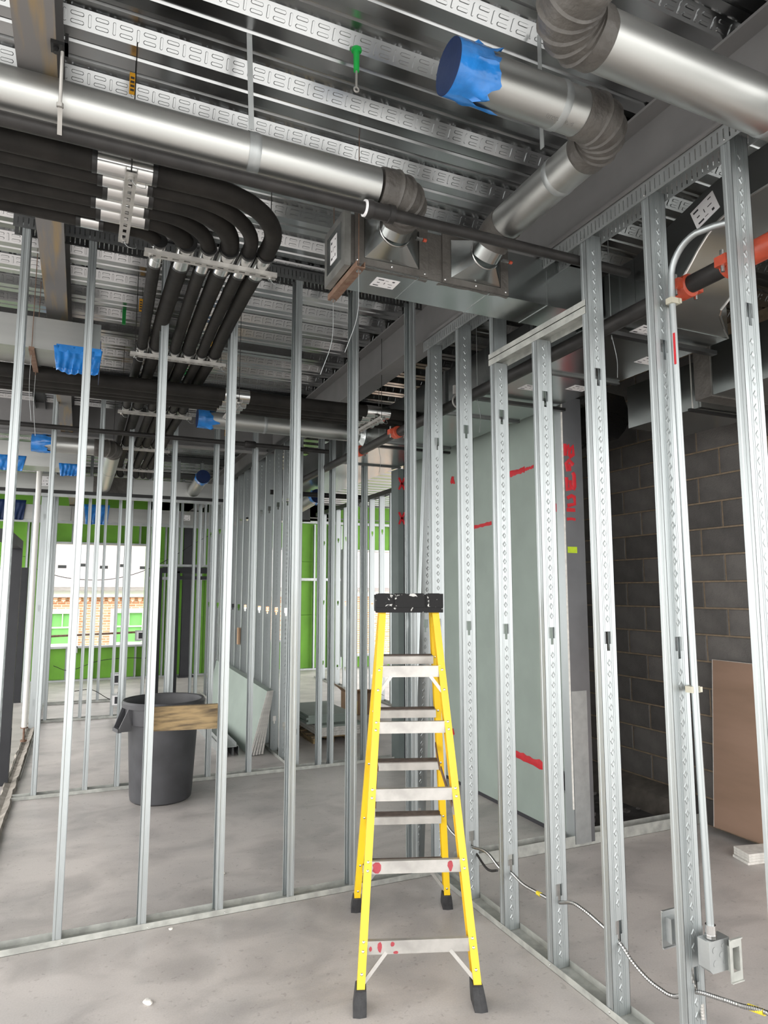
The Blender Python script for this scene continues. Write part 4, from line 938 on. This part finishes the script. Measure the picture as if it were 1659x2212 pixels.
obj('pipe', MB().cyl((-2.6, 6.55, 3.2), (1.45, 6.58, 3.2), .022, 14), PIPE, SP2, 40); obj('pipe', MB().cyl((1.5, 6.58, 3.2), (2.30, 6.6, 3.2), .022, 14), PIPE, SP2, 40); obj('coupling', MB().tube([(1.42, 6.58, 3.2), (1.43, 6.58, 3.2), (1.52, 6.58, 3.2), (1.53, 6.58, 3.2)], [.03, .036, .036, .03], 14), PIPE, SP2, 40)
# -------- second capped round duct
D4 = thing('round_duct', 'slim round duct with small blue cap running right behind the near studs', 'duct', (1.7, 6.12, 3.22))
obj('duct_section', MB().cyl((.90, 6.12, 3.30), (1.5, 6.12, 3.30), .082, 36), DUCT, D4, 40); obj('duct_section', MB().cyl((1.5, 6.12, 3.30), (2.42, 6.12, 3.30), .0805, 36), DUCT, D4, 40); obj('joint_band', ring((1.5, 6.12, 3.3), (1, 0, 0), .082, .03), TRACK, D4, 40)
bluecap((.895, 6.12, 3.30), (-1, 0, 0), .082, D4, .14)
obj('tap_collar', MB().tube([(2.40, 6.12, 3.30), (2.44, 6.12, 3.30), (2.472, 6.12, 3.30)], [.085, .085, .14], 24, cap=False), SHEET, D4, 30)
# -------- left rectangular duct with blue film
RD = thing('rectangular_duct', 'rectangular sheet metal duct at the left with blue film over its open end', 'duct', (-.9, 4.62, 3.2))
for (a, c) in ((-2.6, -1.1), (-1.1, -.05)): obj('duct_section', B(a, c, 4.45, 4.79, 3.205, 3.40), DUCT, RD)
obj('end_rim', B(-.05, .045, 4.445, 4.795, 3.20, 3.405), SHEET, RD)
def film(x0, x1, y, z1, z0, parent, m=BLUE, name='hanging_film'):
    mb = MB(); n = 40; vs_ = []
    for j in range(7):
        for i in range(n + 1):
            u = i / n; s = j / 6; x = x0 + (x1 - x0) * u
            fold = .012 * math.sin(u * 40 + j) * s + .010 * noise.noise((u * 9 + x0, s * 3, 0))
            x += (x1 - x0) * .16 * s * (.5 - u)
            vs_.append((x, y - .008 - fold - .01 * s, z1 - (z1 - z0) * s + .025 * noise.noise((u * 3 + y, 2, 0)) * (1 if j == 6 else 0)))
    mb.add(vs_, [(j * (n + 1) + i, j * (n + 1) + i + 1, (j + 1) * (n + 1) + i + 1, (j + 1) * (n + 1) + i) for j in range(6) for i in range(n)])
    o = obj(name, mb, m, parent, 60); sm = o.modifiers.new('thickness', 'SOLIDIFY'); sm.thickness = .0015
    return o
film(-.215, .06, 4.445, 3.235, 3.07, RD)
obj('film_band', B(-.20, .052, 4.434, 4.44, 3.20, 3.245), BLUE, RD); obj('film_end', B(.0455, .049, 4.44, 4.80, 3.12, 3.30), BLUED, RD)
t = thing('strut_hanger', 'short rusty strut under the left rectangular duct', 'hanger', (-.33, 4.6, 3.16)); obj('strut', MB().box(-.345, -.315, 4.40, 4.86, 3.175, 3.195), RUST, t)
for y in (4.42, 4.84):
    obj('wire', MB().cyl((-.33, y, 3.15), (-.33, y, 3.79), .0025, 6), RUST, t); obj('wire_tail', MB().tube(smoothpath([(-.33, y, 3.17), (-.33, y, 2.95), (-.31, y, 2.75)], 4), .0015, 5), TRACK, t)
# -------- sprinkler main with red couplings behind the right wall
SM_ = thing('sprinkler_main', 'black sprinkler main with red couplings behind the right stud wall', 'pipe', (2.315, 4, 3.0))
for (a, c) in ((-1, 1.45), (1.78, 2.0), (2.06, 4.93), (4.97, 5.76), (5.8, 9.0)): obj('pipe', MB().cyl((2.315, a, 3.05), (2.335 if a > 2 else 2.315, c, 3.05), .038, 24), PIPE, SM_, 40)
def coup(y0, y1, rr=.050):
    cpn = obj('coupling', MB().tube([(2.318, y0, 3.05), (2.318, y0 + .008, 3.05), (2.318, y1 - .008, 3.05), (2.318, y1, 3.05)], [rr - .008, rr, rr, rr - .008], 24), RED, SM_, 40)
    for s in (-1, 1):
        obj('bolt_ear', MB().box(2.318 - .014 + s * .058, 2.318 + .014 + s * .058, y0 + .006, y1 - .006, 3.03, 3.07), RED, cpn)
        obj('bolt', MB().cyl((2.318 + s * .058, (y0 + y1) / 2, 3.005), (2.318 + s * .058, (y0 + y1) / 2, 3.095), .008, 8), SHINY, cpn)
coup(1.985, 2.055); coup(1.755, 1.82, .052); coup(1.44, 1.50, .052); coup(4.915, 4.985); coup(5.735, 5.805)
obj('tee_body', MB().tube([(2.315, 1.50, 3.05), (2.315, 1.76, 3.05)], .046, 24), RED, SM_, 40); obj('tee_branch', MB().cyl((2.315, 1.63, 3.05), (2.47, 1.63, 3.05), .04, 20), RED, SM_, 40)
# -------- big supply duct on the right with an offset
SD = thing('supply_duct', 'large rectangular supply duct with curved offset above the right bay', 'duct', (2.8, 4, 3.1))
def lerp_tab(tb, y):
    for (a, c), (b, d) in zip(tb, tb[1:]):
        if y <= b: return c + (d - c) * (y - a) / (b - a)
    return tb[-1][1]
ZBT = [(.9, 3.40), (1.85, 3.39), (1.96, 3.364), (2.02, 3.33), (2.08, 3.28), (2.13, 3.225), (2.18, 3.18), (2.24, 3.14), (2.34, 3.11), (2.46, 3.10)]
ZTT = [(.9, 3.58), (1.85, 3.565), (2.0, 3.54), (2.2, 3.485), (2.46, 3.42)]
ysn = [.9, 1.3, 1.7, 1.85] + [1.88 + i * .029 for i in range(21)]; x0, x1, zb_, zt_ = 2.475, 3.12, 3.10, 3.42
def sxr(y): return 2.86 if y < 2.3 else 2.86 + .26 * min(1, (y - 2.3) / .16)
mb = MB(); vs_ = []
for y in ysn:
    vs_ += [(x0, y, lerp_tab(ZBT, y)), (sxr(y), y, lerp_tab(ZBT, y - .06)), (sxr(y), y, lerp_tab(ZTT, y)), (x0, y, lerp_tab(ZTT, y))]
mb.add(vs_, [(i * 4 + k, i * 4 + (k + 1) % 4, i * 4 + 4 + (k + 1) % 4, i * 4 + 4 + k) for i in range(len(ysn) - 1) for k in range(4)] + [(3, 2, 1, 0)])
obj('offset_section', mb, SHEET, SD, 25)
for xs_, sh in ((x0, 0), (0, .06)):
    obj('offset_seam', MB().tube([(xs_ or sxr(y), y, lerp_tab(ZBT, y - sh)) for y in ysn], .006, 6), SHINY, SD)
for (a, c) in ((2.462, 3.3), (3.305, 4.4), (4.405, 5.5), (5.505, 6.6), (6.605, 9.5)): obj('duct_section', B(x0, x1, a, c, zb_, zt_), SHEET, SD)
for y in (3.3, 4.4, 5.5, 6.6): obj('joint_flange', MB().box(x0 - .015, x1 + .015, y - .015, y + .015, zb_ - .015, zb_).box(x0 - .015, x0, y - .015, y + .015, zb_, zt_), DKTRACK, SD)
sticker((2.68, 3.62, zb_ - .0003), (1, 0, 0), (0, 1, 0), .14, .10, SD, (0, 0, -1)); sticker((2.98, 3.5, zb_ - .0003), (1, 0, 0), (0, 1, 0), .14, .10, SD, (0, 0, -1)); sticker((3.0, 2.9, zb_ - .0003), (1, 0, 0), (0, 1, 0), .14, .10, SD, (0, 0, -1))
sticker((x0 - .0003, 2.03, 3.445), (0, -1, .35), (0, .35, 1), .13, .10, SD, (-1, 0, 0)); sticker((2.62, 2.55, zb_ - .0003), (1, 0, 0), (0, 1, 0), .12, .10, SD, (0, 0, -1))
for y in (2.6, 3.9, 5.6):
    t = thing('duct_hanger_bar', 'dark angle bar under the supply duct, %s from the camera' % {2.6: 'nearest', 3.9: 'middle one', 5.6: 'farthest'}[y], 'hanger', (2.8, y, 3.06)); obj('bar', B(2.42, 3.18, y - .018, y + .018, 3.062, 3.084), TAPE, t)
    obj('wire', MB().cyl((2.44, y, 3.04), (2.44, y, 3.79), .002, 6), TRACK, t); obj('wire_tail', MB().tube(smoothpath([(2.44, y, 3.06), (2.45, y - .02, 2.93), (2.42, y - .05, 2.82)], 5), .0018, 5), TRACK, t)
# -------- shaft duct before the block wall
CD = thing('shaft_duct', 'dark rectangular duct in front of the block wall with sealed joint', 'duct', (3.8, 2, 2.93))
obj('duct_section', B(3.46, 4.05, .2, 2.86, 2.94, 3.27), SHEET, CD); obj('sealed_joint', B(3.452, 4.06, 2.86, 2.98, 2.932, 3.278), MASTIC, CD); obj('end_section', B(3.5, 4.05, 2.98, 3.60, 2.90, 3.20), SHEET, CD)
obj('hanger_rod', MB().cyl((3.47, 3.02, 2.88), (3.47, 3.02, 3.79), .005, 6), ALU, CD); obj('hanger_rod', MB().cyl((4.02, 3.02, 2.62), (4.02, 3.02, 3.79), .005, 6), ALU, CD); obj('hanger_bar', B(3.44, 4.08, 3.01, 3.03, 2.875, 2.893), TAPE, CD)
obj('foil_wrap', MB().tube([(3.62, 3.9, 3.1), (3.62, 4.3, 3.08), (3.66, 4.8, 3.1), (3.6, 5.6, 3.1)], [.19, .2, .18, .19], 12, jit=.25), GLASSF, CD)
# -------- far ducts
FD = thing('rectangular_duct', 'long flat duct crossing above the third partition', 'duct', (0, 10.1, 3.08))
for (a, c) in ((-3, -.9), (-.895, .35), (.355, 1.95)): obj('duct_section', B(a, c, 9.9, 10.25, 3.09, 3.30), DUCT, FD)
obj('sealed_band', B(.1, .6, 9.89, 10.26, 3.085, 3.305), MASTIC, FD); obj('bottom_angle', B(-3, 1.95, 9.86, 9.9, 3.04, 3.085), TAPE, FD); obj('pale_angle', B(-3, 1.95, 9.86, 9.9, 3.0, 3.038), TRACK, FD); sticker((-.5, 9.8985, 3.2), (1, 0, 0), (0, 0, 1), .14, .13, FD, (0, -1, 0))  # bottom edge in two strips: black above, pale galvanized below
FE = thing('rectangular_duct', 'farthest flat duct above the green wall', 'duct', (0, 13.2, 2.96))
for (a, c) in ((-3, -.2), (-.195, 1.2), (1.205, 3.0)): obj('duct_section', B(a, c, 13.0, 13.4, 2.985, 3.24), DUCT, FE)
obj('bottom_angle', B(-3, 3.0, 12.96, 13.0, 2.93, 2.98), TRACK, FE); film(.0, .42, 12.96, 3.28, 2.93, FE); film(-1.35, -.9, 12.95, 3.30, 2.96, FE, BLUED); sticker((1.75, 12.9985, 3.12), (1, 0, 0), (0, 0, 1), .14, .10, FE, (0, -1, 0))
D5 = thing('round_duct', 'round duct at the far left with blue end cap and elbow turning away', 'duct', (-.1, 7.10, 3.07))
obj('duct_section', MB().cyl((-.47, 7.10, 3.15), (.08, 7.10, 3.15), .078, 32), DUCT, D5, 40); bluecap((-.475, 7.10, 3.15), (-1, 0, 0), .078, D5, .15); obj('elbow', gore((.11, 7.23, 3.15), (0, -1, 0), (1, 0, 0), .13, 0, PI / 2, .078), MASTIC, D5, 40)
obj('duct_leg', MB().tube([(.24, 7.25, 3.15), (.24, 8.2, 3.14), (.24, 9.9, 3.16)], .077, 32), DUCT, D5, 40); obj('joint_band', ring((.24, 8.3, 3.14), (0, 1, 0), .077, .03), TRACK, D5, 40)
RE = thing('rectangular_duct', 'pale rectangular duct at the far left behind the capped round duct', 'duct', (-1, 8.4, 3.1)); obj('duct_section', B(-3, -.02, 8.25, 8.6, 3.12, 3.38), DUCT, RE); film(-.28, -.015, 8.25, 3.17, 3.03, RE); film(-1.0, -.6, 8.25, 3.22, 3.05, RE)
D6 = thing('round_duct', 'short round stub with dark blue covered mouth facing the camera', 'duct', (1.42, 9.4, 3.1)); obj('stub', MB().tube([(1.40, 8.95, 3.24), (1.42, 9.9, 3.18)], .085, 32), DUCT, D6, 40); bluecap((1.40, 8.945, 3.24), (-.02, -1, .06), .085, D6, .10)
D7 = thing('round_duct', 'small capped duct stub in the corridor ceiling', 'duct', (2.8, 8.6, 2.9)); obj('stub', MB().tube([(2.75, 8.3, 2.98), (2.78, 9.2, 2.94)], .085, 24), DUCT, D7, 40); bluecap((2.75, 8.295, 2.98), (0, -1, 0), .085, D7, .08)
SP3 = thing('sprinkler_pipe', 'black pipe crossing the corridor high up', 'pipe', (2.6, 8.1, 2.98)); obj('pipe', MB().cyl((2.05, 8.0, 2.95), (3.3, 8.0, 2.95), .03, 14), PIPE, SP3, 40)
CB = thing('corridor_duct', 'bright rectangular duct crossing the corridor end', 'duct', (2.7, 10.2, 2.8)); obj('duct_section', B(2.1, 3.2, 10.0, 10.5, 2.85, 3.1), SHEET, CB); obj('rim', B(2.1, 3.2, 9.98, 10.0, 2.82, 2.85), TAPE, CB)
# dark deck bay over the far rooms: second cross beam
ibx = thing('steel_beam', 'dark cross beam between the second partition and the far ducts', 'beam', (.9, 8.05, 3.42)); obj('web', B(-3, 2.07, 8.00, 8.012, 3.43, 3.78), BEAM, ibx); obj('bottom_flange', B(-3, 2.07, 7.93, 8.08, 3.418, 3.43), BEAM, ibx)
# -------- tags and hangers
t = thing('green_hanger', 'bright green ceiling insert with eyelet hanging from the deck', 'hanger', (.856, 2.178, 3.60)); obj('sleeve', MB().tube([(.856, 2.178, 3.78), (.856, 2.178, 3.772), (.856, 2.178, 3.77), (.856, 2.178, 3.69)], [.02, .02, .012, .011], 12), GRN, t, 40); obj('stem', MB().cyl((.856, 2.178, 3.625), (.856, 2.178, 3.69), .0045, 8), ALU, t); obj('eyelet', MB().tube(arc((.856, 2.178, 3.615), (1, 0, 0), (0, 0, 1), .009, 0, 2 * PI, 14), .0035, 6), ALU, t)
for k, (x, y, z, lb) in enumerate(((.094, 2.60, 3.70, 'orange tag on a wire above the long left duct'), (.285, 4.65, 3.66, 'orange tag beside the black lines'), (.80, 4.95, 3.60, 'small orange tag right of the black lines'), (1.35, 7.2, 3.45, 'orange tag hanging near the slim capped duct'))):
    t = thing('orange_tag', lb, 'tag', (x, y, z - .045)); obj('plate', B(x - .012, x + .012, y - .001, y + .001, z - .045, z + .045), ORNG, t); obj('wire', MB().cyl((x + .008, y, z + .04), (x + .008, y, 3.80), .0015, 5), PIPE, t)
    b = MB()
    for j in range(4): b.box(x - .008, x + .006, y - .0018, y - .001, z - .032 + j * .017, z - .023 + j * .017)
    obj('print', b, INK, t)['kind'] = 'stuff'
for k, (x, y) in enumerate(((.20, 5.1), (.82, 6.4))):
    tag(obj('green_insert', B(x - .012, x + .012, y - .012, y + .012, 3.68, 3.79), GRN), ('dark green insert on the deck left of the black lines', 'dark green insert on the deck right of the black lines')[k], 'hanger')
t = thing('pipe_hanger', 'rod and clevis hanging from the beam beside the loose stud', 'hanger', (2.33, 4.3, 3.0)); obj('rod', MB().cyl((2.32, 3.95, 3.16), (2.32, 3.95, 3.6), .006, 8), ALU, t); obj('ring', MB().tube(arc((2.32, 3.95, 3.05), (1, 0, 0), (0, 0, 1), .047, 0, 2 * PI, 20), .006, 6), ALU, t); obj('yoke', MB().box(2.28, 2.36, 3.94, 3.96, 3.10, 3.16), ALU, t)
